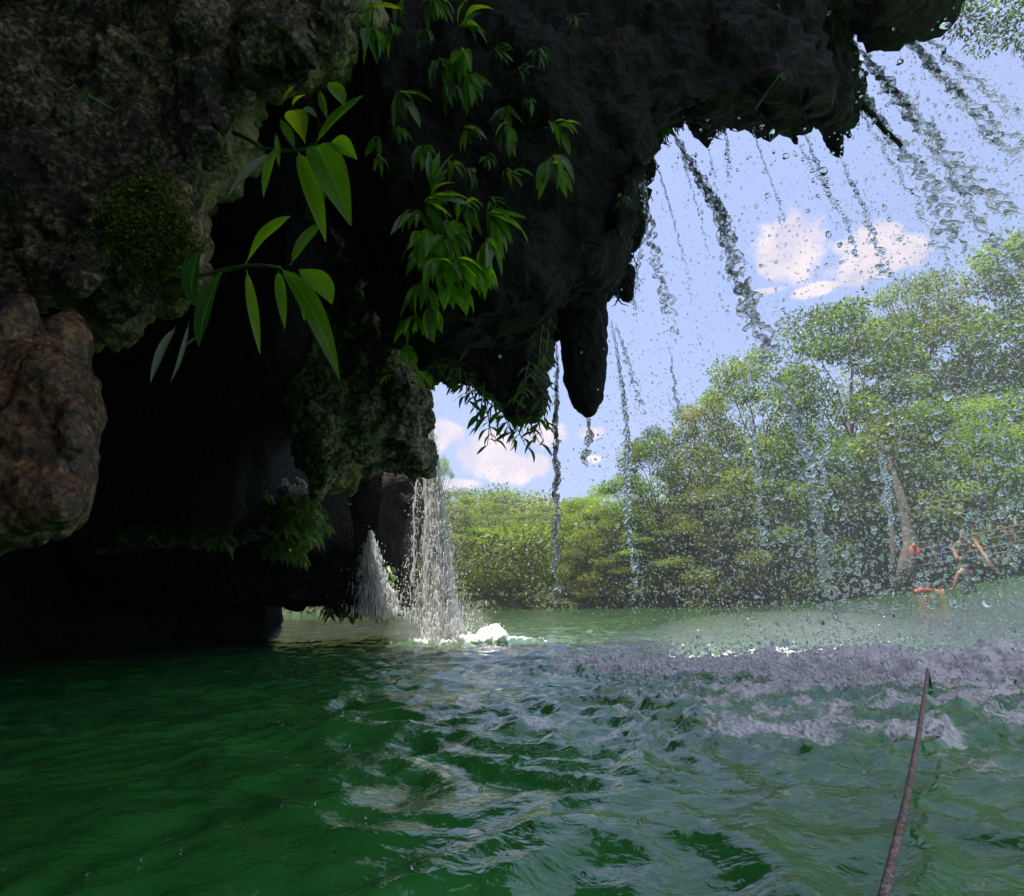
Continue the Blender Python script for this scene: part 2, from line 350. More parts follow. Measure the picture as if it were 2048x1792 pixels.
# river: waves as real relief, foam where the curtain lands
def seg_d(x, y, a, b):
    ax, ay = a; bx, by = b; t = np.clip(((x - ax) * (bx - ax) + (y - ay) * (by - ay)) / ((bx - ax) ** 2 + (by - ay) ** 2), 0, 1)
    return np.hypot(x - ax - t * (bx - ax), y - ay - t * (by - ay)), t
def foam_mask(x, y):
    d, t = seg_d(x, y, (.35, 3.05), (1.6, 2.5)); d2, t2 = seg_d(x, y, (1.6, 2.5), (3.6, 1.9))
    m = np.maximum(1 - d / (.55 + .35 * t), 1 - d2 / (.95))
    m = np.maximum(m, .52 * np.clip(1.6 - np.hypot((x - 1.5) / 1.5, (y - 1.9) / .75) * 1.1, 0, 1)); d3 = np.hypot((x + .35) / 1.0, (y - 5.2) / .55); m = np.maximum(m, 1 - d3 * .95)
    return np.clip(m, 0, 1)
wx, wy, wf = grid(spaced(-120, 160, -1.5, 2.9, .021, 1.05), spaced(-12, 120, .4, 3.6, .0175, 1.042))
wp = np.stack([wx, wy, 0 * wx], 1)
warp = np.stack([pnoise(wp * 2.1, 31), pnoise(wp * 2.1, 32), 0 * wx], 1) * .18
calm = .78 + .22 * smooth((wx + .75 + .12 * wy) / .7)
q = wp + warp; q2 = q * np.array([1.0, 1.35, 1])
hh = .024 * fbm(q2, 1.3, 2, 40) + .034 * (0.45 - np.abs(pnoise(q2 * 2.6, 44)) * 2) * .6 + .024 * (0.4 - np.abs(pnoise(q2 * 5.6, 45)) * 2) * .7 + .0062 * (.4 - np.abs(pnoise(q2 * 14, 46)) * 2) + .0015 * pnoise(q2 * 36, 47)
far_fade = 1 / (1 + np.clip(wy - 4.5, 0, 99) * .10)
fm = foam_mask(wx, wy)
fn = fbm(wp + warp * .5, 5.5, 4, 61)
foam = np.clip(fm * 1.75 + fn * .85 - .42, 0, 1) * (fm > 0)
fb = fbm(wp, 11, 3, 70, .6, True); fb2 = fbm(wp, 30, 2, 75, .6, True)
wz = hh * calm * far_fade + rise(wx, wy) + smooth(fm * 1.6) * (.03 + .022 * fb + .016 * fb2)
wme = mesh('river', np.stack([wx, wy, wz], 1), wf)
attr(wme, 'foam', foam)
m, nt, out = mat('green_river'); M['river'] = m
g = N(nt, 'ShaderNodeTexCoord')
p = N(nt, 'ShaderNodeBsdfPrincipled', Roughness=.04, IOR=1.45)
p.inputs['Specular IOR Level'].default_value = .8
n = N(nt, 'ShaderNodeTexNoise', Scale=1.6, Detail=5.0, Roughness=.6, Distortion=1.2); L(nt, g.outputs['Object'], n.inputs['Vector'])
L(nt, ramp(nt, n.outputs['Fac'], [(.3, (.022, .14, .026)), (.55, (.036, .225, .042)), (.75, (.06, .30, .06))]), p.inputs['Base Color'])
_c = p.inputs['Base Color'].links[0].from_socket; sx = N(nt, 'ShaderNodeSeparateXYZ'); L(nt, g.outputs['Object'], sx.inputs[0]); md = N(nt, 'ShaderNodeMapRange', interpolation_type='SMOOTHSTEP'); md.inputs[1].default_value = 2.6; md.inputs[2].default_value = 5.5; md.inputs[4].default_value = .9; L(nt, sx.outputs[1], md.inputs[0]); mt = N(nt, 'ShaderNodeMix', data_type='RGBA'); mt.inputs[7].default_value = (.030, .058, .028, 1); L(nt, md.outputs[0], mt.inputs[0]); L(nt, _c, mt.inputs[6]); L(nt, mt.outputs[2], p.inputs['Base Color'])  # farther water painted greyer, in place of the reflections on it
mp = N(nt, 'ShaderNodeMapping'); mp.inputs['Scale'].default_value = (1, 1.5, 1); L(nt, g.outputs['Object'], mp.inputs[0])
n1 = N(nt, 'ShaderNodeTexNoise', Scale=26.0, Detail=3.0, Distortion=.8); L(nt, mp.outputs[0], n1.inputs['Vector'])
n3 = N(nt, 'ShaderNodeTexNoise', Scale=3.0, Detail=4.0, Distortion=.6); L(nt, mp.outputs[0], n3.inputs['Vector'])
b1 = bump(nt, n3.outputs['Fac'], .4, .05); b2 = bump(nt, n1.outputs['Fac'], .4, .008, b1); L(nt, b2, p.inputs['Normal'])
fo = N(nt, 'ShaderNodeBsdfPrincipled', Roughness=.3); fo.inputs[0].default_value = (.92, .92, .92, 1)
vf = N(nt, 'ShaderNodeTexVoronoi', Scale=75.0); L(nt, g.outputs['Object'], vf.inputs['Vector'])
L(nt, bump(nt, vf.outputs['Distance'], .8, .012), fo.inputs['Normal'])
at = N(nt, 'ShaderNodeAttribute', attribute_name='foam')
fnz = N(nt, 'ShaderNodeTexNoise', Scale=34.0, Detail=5.0, Roughness=.7); L(nt, g.outputs['Object'], fnz.inputs['Vector'])
mm = N(nt, 'ShaderNodeMath', operation='MULTIPLY_ADD'); mm.inputs[1].default_value = 1.5; L(nt, fnz.outputs['Fac'], mm.inputs[0])
sb = N(nt, 'ShaderNodeMath', operation='SUBTRACT'); sb.inputs[1].default_value = 1.1; L(nt, at.outputs['Fac'], sb.inputs[0]); L(nt, sb.outputs[0], mm.inputs[2])
rr = N(nt, 'ShaderNodeMapRange', interpolation_type='SMOOTHSTEP'); rr.inputs[1].default_value = 0.0; rr.inputs[2].default_value = .42; rr.inputs[4].default_value = .9; L(nt, mm.outputs[0], rr.inputs[0])
gate = N(nt, 'ShaderNodeMath', operation='MULTIPLY'); st = N(nt, 'ShaderNodeMath', operation='GREATER_THAN'); st.inputs[1].default_value = .004
L(nt, at.outputs['Fac'], st.inputs[0]); L(nt, st.outputs[0], gate.inputs[0]); L(nt, rr.outputs[0], gate.inputs[1])
mx = N(nt, 'ShaderNodeMixShader'); L(nt, gate.outputs[0], mx.inputs[0]); L(nt, p.outputs[0], mx.inputs[1]); L(nt, fo.outputs[0], mx.inputs[2]); L(nt, mx.outputs[0], out.inputs[0])
wme.materials.append(m)
tag(obj('river', wme), kind='structure')
def on_water(x, y):
    v = ray(x, y); prev = 1.0
    for i in range(10, 3000):
        d = i * .01 * (1 + i * .0005); pnt = Vector((0, 0, CAM_H)) + v * (d / v.y)
        if pnt.z <= float(rise(pnt.x, pnt.y)): return pnt
    return U(x, y, 16)

# ------------------------------------------------------------------ the cave
def remeshed(mb, voxel):
    me0 = mb.mesh('tmp', None); o = bpy.data.objects.new('tmp', me0); COL.objects.link(o)
    md = o.modifiers.new('r', 'REMESH'); md.mode = 'VOXEL'; md.voxel_size = voxel
    sm = o.modifiers.new('s', 'SMOOTH'); sm.iterations = 3; sm.factor = .5
    dg = bpy.context.evaluated_depsgraph_get(); me = bpy.data.meshes.new_from_object(o.evaluated_get(dg))
    bpy.data.objects.remove(o); bpy.data.meshes.remove(me0); return me
def vco(me):
    a = np.empty(len(me.vertices) * 3); me.vertices.foreach_get('co', a); return a.reshape(-1, 3)
def vno(me):
    a = np.empty(len(me.vertices) * 3); me.vertices.foreach_get('normal', a); return a.reshape(-1, 3)
def roughen(me, layers):
    for sc_, amp, octs, seed, bil in layers:
        c = vco(me); n = vno(me); c0 = c; c = c * np.array([1, 1, .55 if bil == 'w' else .7]); c = c0 + n * (amp * (fbm(c, sc_, octs, seed, .5, bil) if bil != 'w' else (.75 - worley(c + .25 / sc_ * np.stack([pnoise(c * sc_ * .8, 3), pnoise(c * sc_ * .8, 4), pnoise(c * sc_ * .8, 5)], 1), sc_, seed))))[:, None]
        me.vertices.foreach_set('co', c.ravel()); me.update()
    me.polygons.foreach_set('use_smooth', np.ones(len(me.polygons), bool)); return me
def loft(mb, poly, dref, rings, sub=True):
    """outline drawn on the plane y = dref, carried through depth: rings = (y, size factor, dx, dz)"""
    P = np.array([tuple(U(x, y, dref)) for x, y in poly]); c = P.mean(0); k = len(P); V = []
    for d, s, dx, dz in rings:
        if d < dref:   # the near side of a rock tapers towards its nose
            k_ = d / dref; eye = np.array([0, 0, CAM_H]); q = eye + (c - eye) * k_ + (P - c) * k_ * s
        else:          # and its far side carries on behind it along its own axis
            eye = np.array([0, 0, CAM_H]); q = eye + (c - eye) * (d / dref) + (P - c) * s
        q[:, 0] += dx; q[:, 1] = d; q[:, 2] += dz; V.append(q)
    V = np.concatenate(V); F = []; nr = len(rings)
    for i in range(nr - 1):
        for j in range(k):
            j2 = (j + 1) % k; F.append((i * k + j, i * k + j2, (i + 1) * k + j2, (i + 1) * k + j))
    # caps as fans
    c0 = V[:k].mean(0); c1 = V[-k:].mean(0); V = np.concatenate([V, [c0, c1]]); a, b = len(V) - 2, len(V) - 1
    for j in range(k):
        j2 = (j + 1) % k; F.append((a, j2, j)); F.append((b, (nr - 1) * k + j, (nr - 1) * k + j2))
    mb.add(V, F)
def rock(name, mb, voxel, layers, material):
    me = roughen(remeshed(mb, voxel), layers); me.materials.clear(); me.materials.append(material); return obj(name, me)

# roof over the water, its lip in front
LIP = 2.3
mb = MB()
roof_poly = [(560, -260), (1985, -260), (1950, -120), (1895, 0), (1872, 50), (1800, 38), (1735, 16), (1668, 45), (1690, 110), (1708, 178), (1704, 248), (1682, 262), (1640, 236), (1600, 262), (1560, 248), (1500, 232),
             (1442, 262), (1412, 280), (1376, 248), (1320, 285), (1276, 290), (1288, 340), (1276, 410), (1276, 462), (1246, 515), (1254, 575), (1235, 606), (1120, 640), (1080, 700), (880, 740), (780, 700), (700, 400)]
loft(mb, [(x - 8, y - 16) if y > 20 else (x, y) for x, y in roof_poly], LIP, [(1.45, .86, 0, .1), (1.9, .965, 0, .02), (LIP, 1.0, 0, 0), (2.5, .94, 0, .12), (2.7, .8, -.1, .7)])
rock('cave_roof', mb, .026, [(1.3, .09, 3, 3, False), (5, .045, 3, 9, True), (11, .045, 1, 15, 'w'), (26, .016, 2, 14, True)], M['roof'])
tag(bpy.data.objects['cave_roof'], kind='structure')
ROOF = bpy.data.objects['cave_roof']

# shell of the cave behind and above the camera
mb = MB()
mb.box((-3.6, -1.0, 4.9), (3.9, 3.4, .8)); mb.box((-1.4, 1.9, 4.8), (2.0, .8, .7)); mb.box((-4.2, -4.4, 2.2), (4.6, .8, 3.4)); mb.box((-5.6, 1.5, 2.4), (1.4, 6, 3.6)); mb.box((-4.6, 6.4, 2.0), (2.9, 3, 1.2)); mb.box((-1.95, 3.4, 3.0), (.8, .8, 1.4)); mb.box((-4.6, 4.2, 3.8), (2.7, 2.8, .5)); mb.box((-1.6, 2.6, 4.3), (1.4, 1.0, .5))  # some unseen boxes added only to stop sun leaking through gaps
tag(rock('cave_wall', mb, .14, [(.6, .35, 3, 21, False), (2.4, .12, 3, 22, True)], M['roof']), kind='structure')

# near left rock
mb = MB()
near_poly = [(-330, -220), (810, -220), (785, -120), (748, 0), (735, 32), (700, 82), (655, 132), (615, 160), (560, 150), (512, 168), (500, 205), (497, 260), (478, 305), (442, 345), (420, 405), (398, 465), (376, 545), (345, 585), (295, 610), (235, 655), (170, 668), (120, 660), (60, 700), (-100, 730), (-330, 740)]
loft(mb, near_poly, 1.45, [(.95, .84, -.05, .03), (1.2, .97, 0, 0), (1.45, 1.0, 0, 0), (2.1, .97, -.15, .15), (2.9, .9, -.4, .4)])
mb.blob(U(250, 470, 1.25), (.16, .14, .2)); mb.blob(U(400, 300, 1.35), (.14, .12, .16)); mb.blob(U(120, 560, 1.1), (.2, .12, .12)); mb.blob(U(640, 90, 1.45), (.1, .1, .1)); mb.blob(U(150, 250, 1.15), (.25, .15, .16))
tag(rock('rock_wall', mb, .0130, [(2.2, .07, 3, 25, False), (6, .05, 3, 26, True), (17, .016, 1, 28, 'w'), (14, .022, 4, 30, True), (45, .014, 1, 29, 'w')], M['wall']), kind='structure')

# flowstone lump at the left edge
mb = MB()
flow_poly = [(-230, 610), (30, 655), (98, 672), (128, 705), (152, 760), (168, 810), (170, 855), (158, 895), (136, 925), (128, 955), (146, 988), (154, 1015), (140, 1038), (80, 1056), (20, 1078), (-100, 1105), (-230, 1120)]
loft(mb, flow_poly, 1.0, [(.74, .84, 0, 0), (.86, .97, 0, 0), (1.0, 1.0, 0, 0), (1.3, .93, 0, 0), (1.7, .8, 0, 0)])
rl = random.Random(4)
for i in range(110):
    x, y = rl.uniform(-60, 150), rl.uniform(660, 1050)
    rd = rl.uniform(.010, .022); mb.blob(U(x, y, .80 + .13 * max(0, (x - 20) / 150) + rl.uniform(-.03, .03)), (rd, rd, rd * rl.uniform(1.4, 3)), 8, 6)
tag(rock('flowstone', mb, .0075, [(5, .02, 3, 33, False), (13, .024, 1, 36, 'w'), (30, .020, 1, 35, 'w'), (55, .006, 1, 34, 'w')], M['flow']), kind='structure')

# dark back wall low on the left, undercut above the water
mb = MB()
back_poly = [(-1100, 300), (300, 500), (640, 930), (842, 930), (836, 1040), (832, 1130), (826, 1200), (800, 1225), (740, 1216), (690, 1211), (620, 1214), (575, 1226), (400, 1223), (100, 1226), (-400, 1228), (-1100, 1232)]
loft(mb, back_poly, 6.6, [(5.4, .9, -.1, .03), (6.0, .98, 0, 0), (6.6, 1, 0, 0), (8.0, .97, -.5, .1), (9.0, .8, -1.2, .6)])
mb.blob(U(300, 1100, 5.6), (1.2, .6, .45)); mb.blob(U(560, 1120, 5.9), (.7, .5, .4))
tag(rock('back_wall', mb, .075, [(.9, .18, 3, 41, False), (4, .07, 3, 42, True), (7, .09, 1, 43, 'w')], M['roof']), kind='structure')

mb = MB()
loft(mb, [(-1500, 700), (300, 860), (560, 1000), (572, 1100), (566, 1290), (-1500, 1300)], 9.8, [(9.4, .96, 0, 0), (9.8, 1, 0, 0), (12.0, .95, 0, 0)]); mb.box((-6.2, 8.6, 2.9), (3.6, 4.2, .35))  # thin unseen slab overhead added to shade the cliff front
tag(rock('cliff', mb, .16, [(.5, .35, 3, 45, False), (2, .15, 2, 46, True)], M['roof']), kind='structure')
# grey rock nose in the middle that sheds the big fall
mb = MB()
nose_poly = [(520, 40), (740, 40), (800, 250), (792, 600), (800, 690), (826, 778), (857, 800), (852, 860), (863, 936), (838, 950), (792, 928), (725, 934), (652, 986), (632, 986), (590, 880), (540, 720), (500, 520), (470, 300)]
loft(mb, nose_poly, 3.6, [(2.9, .8, 0, .0), (3.25, .96, 0, 0), (3.6, 1, 0, 0), (3.9, .95, -.05, .06), (4.2, .8, -.2, .2)])
mb.blob(U(740, 700, 3.1), (.16, .2, .4)); mb.blob(U(700, 860, 3.1), (.22, .2, .22)); mb.blob(U(825, 905, 3.45), (.1, .2, .1)); mb.blob(U(620, 500, 3.0), (.3, .2, .4))
tag(rock('rock_nose', mb, .02, [(1.6, .10, 3, 51, False), (5, .06, 3, 52, True), (10, .035, 4, 54, True), (14, .02, 1, 55, 'w'), (30, .02, 1, 53, 'w')], M['nose']), kind='structure')

# ledge carrying the leafy clumps
mb = MB()
loft(mb, [(150, 1000), (300, 900), (430, 870), (530, 925), (580, 960), (640, 1010), (645, 1050), (600, 1100), (530, 1085), (440, 1100), (350, 1090), (150, 1110)], 4.6, [(4.2, .8, 0, 0), (4.6, 1, 0, 0), (5.4, .9, 0, 0)])
tag(rock('rock_ledge', mb, .03, [(2, .08, 3, 55, False), (8, .04, 3, 56, True)], M['nose']), kind='structure')

# overhang beyond the stalactite, and the stalactite as a part of the roof
mb = MB()
loft(mb, [(820, 480), (1160, 480), (1120, 640), (1104, 720), (1098, 800), (1084, 838), (1040, 850), (1000, 825), (966, 790), (930, 772), (880, 764), (852, 772), (815, 740), (800, 690)], 4.3, [(3.6, .86, 0, .03), (4.2, 1, 0, 0), (4.45, .9, 0, .1)])
tag(rock('far_overhang', mb, .03, [(2, .08, 3, 57, False), (8, .05, 3, 58, True), (14, .03, 1, 44, 'w')], M['roof']), kind='structure')
mb = MB()
st = [((1166, 480), 70), ((1166, 580), 62), ((1166, 660), 55), ((1168, 720), 47), ((1171, 770), 40), ((1174, 805), 32), ((1175, 826), 20), ((1176, 837), 8)]
mb.tube([U(x, y, LIP - .05) for (x, y), r in st], [r * pxs(LIP) for p_, r in st], 14)
me = roughen(remeshed(mb, .014), [(4, .02, 3, 59, False), (14, .008, 3, 60, True), (50, .006, 1, 66, 'w')]); me.materials.clear(); me.materials.append(M['roof'])
o = obj('stalactite', me, ROOF); o['label'] = 'long blunt stalactite hanging lowest from the roof lip'
mb = MB()
mb.tube([U(1112, 620, LIP), U(1113, 655, LIP), U(1115, 684, LIP)], [.044, .036, .024], 10)
me = roughen(remeshed(mb, .012), [(8, .015, 2, 62, True)]); me.materials.clear(); me.materials.append(M['roof']); obj('stalactite', me, ROOF)

def fang(label, pts):
    mb = MB(); mb.tube([U(x, y, LIP - .03 + .02 * k) for k, (x, y, r_) in enumerate(pts)], [r_ * pxs(LIP) for x, y, r_ in pts], 12)
    me = roughen(remeshed(mb, .009), [(7, .02, 2, 60 + len(label), False), (18, .022, 1, 61, 'w'), (45, .008, 1, 62, 'w')]); me.materials.clear(); me.materials.append(M['roof'])
    o = obj('stalactite', me, ROOF); o['label'] = label
fang('first broad roof fang above the clouds', [(1400, 200, 50), (1408, 240, 36), (1414, 275, 18), (1417, 302, 4)])
fang('small roof fang between the first and the longest', [(1540, 200, 40), (1562, 240, 24), (1580, 268, 12), (1594, 289, 4)])
fang('longest slanting roof fang', [(1620, 170, 44), (1642, 225, 30), (1662, 270, 17), (1680, 312, 4)])
fang('short ragged tooth right of the longest fang', [(1650, 190, 30), (1672, 235, 18), (1690, 262, 7), (1702, 275, 3)])
fang('blunt corner tooth at the right end of the lip', [(1690, 190, 30), (1698, 230, 22), (1700, 256, 9)])
fang('ragged tooth left of the first roof fang', [(1310, 240, 30), (1318, 270, 18), (1322, 292, 4)])
fang('small tooth under the roof corner by the stalactite', [(1240, 540, 26), (1250, 575, 20), (1256, 600, 5)])
fang('upper bulge of the roof corner', [(1250, 420, 40), (1262, 460, 26), (1262, 500, 8)])
def lit_rim(o, lines, d, width):   # pale colour painted along edges, standing in for light on the rims
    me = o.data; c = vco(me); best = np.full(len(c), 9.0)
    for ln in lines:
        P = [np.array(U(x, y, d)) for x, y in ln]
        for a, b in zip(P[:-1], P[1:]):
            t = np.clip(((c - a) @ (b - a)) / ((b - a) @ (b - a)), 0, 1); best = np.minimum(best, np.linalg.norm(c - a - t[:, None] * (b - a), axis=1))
    v = np.clip(1.25 - best / width + .6 * fbm(c, 9, 3, 91), 0, 1); attr(me, 'lit_rim', v)
lit_rim(bpy.data.objects['rock_wall'], [[(742, 0), (735, 32), (700, 82), (655, 132), (600, 160)], [(505, 190), (495, 250), (475, 310), (440, 350), (418, 405), (395, 465)], [(0, 600), (60, 650), (130, 662), (220, 650)]], 1.3, .24)
lit_rim(bpy.data.objects['rock_nose'], [[(770, 540), (790, 640), (745, 740), (700, 850), (665, 960)], [(760, 620), (800, 720)]], 3.45, .28)
# ------------------------------------------------------------------ leaf geometry
BM = []
def blade(base, tip, width, nrm, arch=.12, blunt=0.0, rows=9, cols=4, fold=.18, twist=0.0, wav=0.06):
    """lanceolate leaf from base to tip; narrow stalk, midrib folded"""
    BM.clear(); base, tip = Vector(base), Vector(tip); ax = tip - base; ln = ax.length; d = ax / ln
    side = d.cross(Vector(nrm)).normalized(); up = side.cross(d).normalized()
    V = []; F = []
    for i in range(rows + 1):
        t = i / rows
        s = math.sin(math.pi * min(1, t ** (.85 + .5 * blunt))) ** (.85) if 0 < t < 1 else 0
        wv = width * .5 * (s * (1 - .25 * (1 - t)) if t > .12 else .06 + .25 * t)
        if t == 1: wv = width * .015
        c = base + d * (ln * t) + up * (arch * ln * 4 * t * (1 - t)) + Vector((0, 0, -1)) * (arch * ln * .5 * t * t)
        sd = (Quaternion(d, twist * t) @ side); u2 = (Quaternion(d, twist * t) @ up)
        for k in range(cols + 1):
            e = (k / cols) * 2 - 1
            BM.append(abs(e)); V.append(tuple(c + sd * (e * wv) + u2 * (abs(e) * wv * fold * 2 + wav * wv * math.sin(t * 11 + e * 3))))
    for i in range(rows):
        for k in range(cols):
            a = i * (cols + 1) + k; F.append((a, a + 1, a + cols + 2, a + cols + 1))
    return V, F
def rel(V, o): return [(v[0] - o[0], v[1] - o[1], v[2] - o[2]) for v in V]
PROTO = []
rp = random.Random(8)
for i in range(12):
    V, F = blade((0, 0, 0), (0, 1, 0), rp.uniform(.17, .32), (0, 0, 1), rp.uniform(.02, .2), rp.uniform(0, .5), 8, 4, rp.uniform(.1, .3), rp.uniform(-.8, .8), .12)
    PROTO.append((V, F, list(BM)))
PM = {}
def proto(i, mk):
    if (i, mk) not in PM: PM[(i, mk)] = mesh('leaf', PROTO[i][0], PROTO[i][1], M[mk]); attr(PM[(i, mk)], 'mid', PROTO[i][2])
    return PM[(i, mk)]
def place_leaf(root, base, d, ln, nrm, mk, rr, wid=1.0, name='leaf'):
    d = Vector(d).normalized(); x = d.cross(Vector(nrm)); x = x.normalized() if x.length > 1e-4 else Vector((1, 0, 0)); z = x.cross(d)
    o = obj(name, proto(rr.randrange(12), mk), root)
    m3 = Matrix((x * ln * wid, d * ln, z * ln)).transposed()
    o.matrix_local = Matrix.Translation(Vector(base) - root.location) @ m3.to_4x4()
    return o

# two foreground sprigs traced leaf by leaf: crop coordinates -> picture coordinates
def cz(X, Y): return 298.8 + X * .352, 149.4 + Y * .352
def sprig(name, label, D, stem, leaves, seed):
    rr = random.Random(seed); root = thing(name, label, 'plant', U(*cz(*stem[0]), D + .12))
    mb = MB(); pts = [U(*cz(x, y), D + .12 * (1 - i / (len(stem) - 1))) for i, (x, y) in enumerate(stem)]
    mb.tube(rel([tuple(p_) for p_ in pts], root.location), [.0055 - .003 * i / len(stem) for i in range(len(stem))], 7)
    obj('stem', mb.mesh('stem', M['stem']), root)
    for b, t, wd, arch, blunt, mk in leaves:
        db = D + rr.uniform(-.01, .02); dt = D + rr.uniform(-.09, .03)
        B, T = U(*cz(*b), db), U(*cz(*t), dt)
        nrm = Vector((rr.uniform(-.35, .35), -1, rr.uniform(.25, .7)))
        V, F = blade(B, T, wd * .352 * pxs(D) * 1.1, nrm, arch, blunt, 12, 4, .2, rr.uniform(-.4, .4))
        lm = mesh('leaf', rel(V, root.location), F, M[mk]); attr(lm, 'mid', BM); obj('leaf', lm, root)
    return root
sprig('leafy_sprig', 'large green sprig on a straight stem reaching out below the mossy rock edge', .95,
      [(90, 1190), (250, 1150), (455, 1105), (545, 1085), (650, 1084), (740, 1095)],
      [((545, 1080), (805, 795), 135, .05, .9, 'leaf'), ((552, 1105), (630, 1575), 62, .04, .3, 'leaf'), ((732, 1112), (772, 1428), 68, .08, .2, 'leaf'), ((735, 1092), (1085, 1678), 135, .15, .2, 'leaf'),
       ((855, 1105), (1038, 1290), 165, .06, .8, 'leaf'), ((880, 1250), (882, 1398), 40, .03, .1, 'leaf'), ((432, 1082), (282, 1535), 125, .06, .7, 'leaf_gloss'), ((310, 975), (250, 1295), 130, .1, .6, 'leaf_gloss'),
       ((155, 1428), (8, 1742), 58, .05, .1, 'leaf_pale'), ((225, 1395), (118, 1762), 36, -.06, .1, 'leaf_pale'), ((800, 1085), (988, 825), 85, .06, .2, 'leaf'), ((290, 1480), (180, 1570), 30, .03, .1, 'leaf_pale')], 3)
sprig('leafy_sprig', 'large green sprig with one broad drooping leaf beside the lit rock corner', 1.02,
      [(480, 330), (570, 372), (640, 420), (760, 432), (850, 428), (945, 410)],
      [((935, 405), (1218, 110), 92, .04, .2, 'leaf'), ((885, 390), (815, 192), 150, .08, .9, 'leaf'), ((940, 412), (1150, 808), 220, .14, .5, 'leaf'), ((1020, 395), (1182, 465), 120, .08, .8, 'leaf'),
       ((845, 440), (1005, 918), 125, .08, .3, 'leaf'), ((930, 430), (1000, 695), 72, .05, .2, 'leaf'), ((832, 430), (745, 250), 70, .05, .2, 'leaf'), ((760, 432), (438, 695), 80, .06, .2, 'leaf_pale'),
       ((745, 400), (650, 682), 66, .06, .2, 'leaf'), ((750, 190), (832, 58), 58, .05, .2, 'leaf'), ((810, 182), (888, 112), 46, .05, .2, 'leaf'), ((1020, 40), (1108, 172), 115, .1, .8, 'leaf'), ((968, 88), (1010, 245), 56, .05, .2, 'leaf'),
       ((960, 250), (870, 190), 50, .05, .2, 'leaf_pale'), ((720, 330), (735, 520), 40, .03, .2, 'leaf')], 5)

def on_surface(objs, px, py):
    v = ray(px, py).normalized(); best = None
    for o in objs:
        mi = o.matrix_world.inverted(); ok, loc, nrm, fi = o.ray_cast(mi @ Vector((0, 0, CAM_H)), (mi.to_3x3() @ v))
        if ok:
            d = (loc - Vector((0, 0, CAM_H))).length
            if best is None or d < best[0]: best = (d, o.matrix_world @ loc, nrm)
    return best
ROCKS = [bpy.data.objects[k] for k in ('cave_roof', 'rock_wall', 'rock_nose', 'flowstone', 'rock_ledge', 'far_overhang', 'back_wall', 'stalactite')]
bpy.context.view_layer.update()
def plant(px, py, D, n, lpx, ang, spread, label, mk='leaf', stem_px=60, droop=.35, seed=0, group=None, name='leafy_plant', pale=.08, back=.15):
    """a stem out of the rock ending in a whorl of lance-shaped leaves; ang in degrees on the picture's sense (0 right, -90 down)"""
    rr = random.Random(seed * 31 + int(px) * 7 + int(py))
    h = on_surface(ROCKS, px, py)
    if h: D = max(.9, h[1].y - .10)
    S = pxs(D)
    tip = U(px, py, D); a = R(ang)
    dirv = Vector((math.cos(a), 0, math.sin(a)))
    base = tip - dirv * stem_px * S + Vector((0, back, .02)); root = thing(name, label, 'plant', base, group)
    mb = MB(); mid = base.lerp(tip, .55) + Vector((0, 0, .18 * stem_px * S)); pts = [base, mid, tip]
    mb.tube(rel([tuple(q_) for q_ in pts], base), [.0045, .0035, .002], 6); obj('stem', mb.mesh('stem', M['stem']), root)
    n = int(n * (2.0 if 'mass' in label else 1.6)) if D < 2.6 else n
    for i in range(n):
        f = (i + .5) / n * 2 - 1
        al = a + f * R(spread) + rr.uniform(-.2, .2)
        d = Vector((math.cos(al), rr.uniform(-.75, .25), math.sin(al) - droop))
        b = tip - dirv * stem_px * S * rr.uniform(0, .35)
        ln = lpx * S * rr.uniform(.45, 1.08)
        nrm = Vector((rr.uniform(-.4, .4), -.8, rr.uniform(.3, 1)))
        place_leaf(root, b, d, ln, nrm, 'leaf_pale' if rr.random() < pale else mk, rr, rr.uniform(.8, 1.25))
    return root
# ferny stuff, trees and everything else follow
def leaves_mesh(name, P, Nrm, Dir, size, aspect, matl, tint=None, bend=.15):
    """P positions, Dir growth directions, Nrm normals: one kite-shaped leaf each"""
    n = len(P); Dir = Dir / np.linalg.norm(Dir, axis=1)[:, None]
    S = np.cross(Dir, Nrm); S /= (np.linalg.norm(S, axis=1)[:, None] + 1e-9); U_ = np.cross(S, Dir)
    sz = size[:, None]; wd = sz * aspect
    V = np.stack([P, P + Dir * sz * .45 + S * wd * .5 + U_ * sz * bend, P + Dir * sz - U_ * sz * bend * .6, P + Dir * sz * .45 - S * wd * .5 + U_ * sz * bend], 1).reshape(-1, 3)
    F = np.arange(n * 4).reshape(-1, 4)
    me = mesh(name, V, F, matl, False)
    attr(me, 'tint', np.repeat(tint if tint is not None else RNG.random(n), 4)); return me
def unit(n, r): v = r.normal(size=(n, 3)); return v / np.linalg.norm(v, axis=1)[:, None]
def clump_leaves(centres, radii, per, r, flat=.8, up=.5, droop=0.0, size=.2, tint_up=.25):
    P = []; Nn = []; D = []; T = []
    for c, rad in zip(centres, radii):
        u = unit(per, r); k = (r.random(per) ** .4)[:, None]
        rad = np.asarray(rad, float)
        p = np.asarray(c) + u * k * rad
        P.append(p); nn = u * .6 + np.array([0, 0, up]) + r.normal(size=(per, 3)) * .45; Nn.append(nn)
        D.append(u * np.array([1, 1, flat]) + r.normal(size=(per, 3)) * .5 + np.array([0, 0, -droop])); T.append(np.clip(.45 + r.normal(size=per) * .18 + r.normal() * .20, 0, 1))
    P = np.concatenate(P); return P, np.concatenate(Nn), np.concatenate(D), size * r.uniform(.6, 1.3, len(P)), np.concatenate(T)

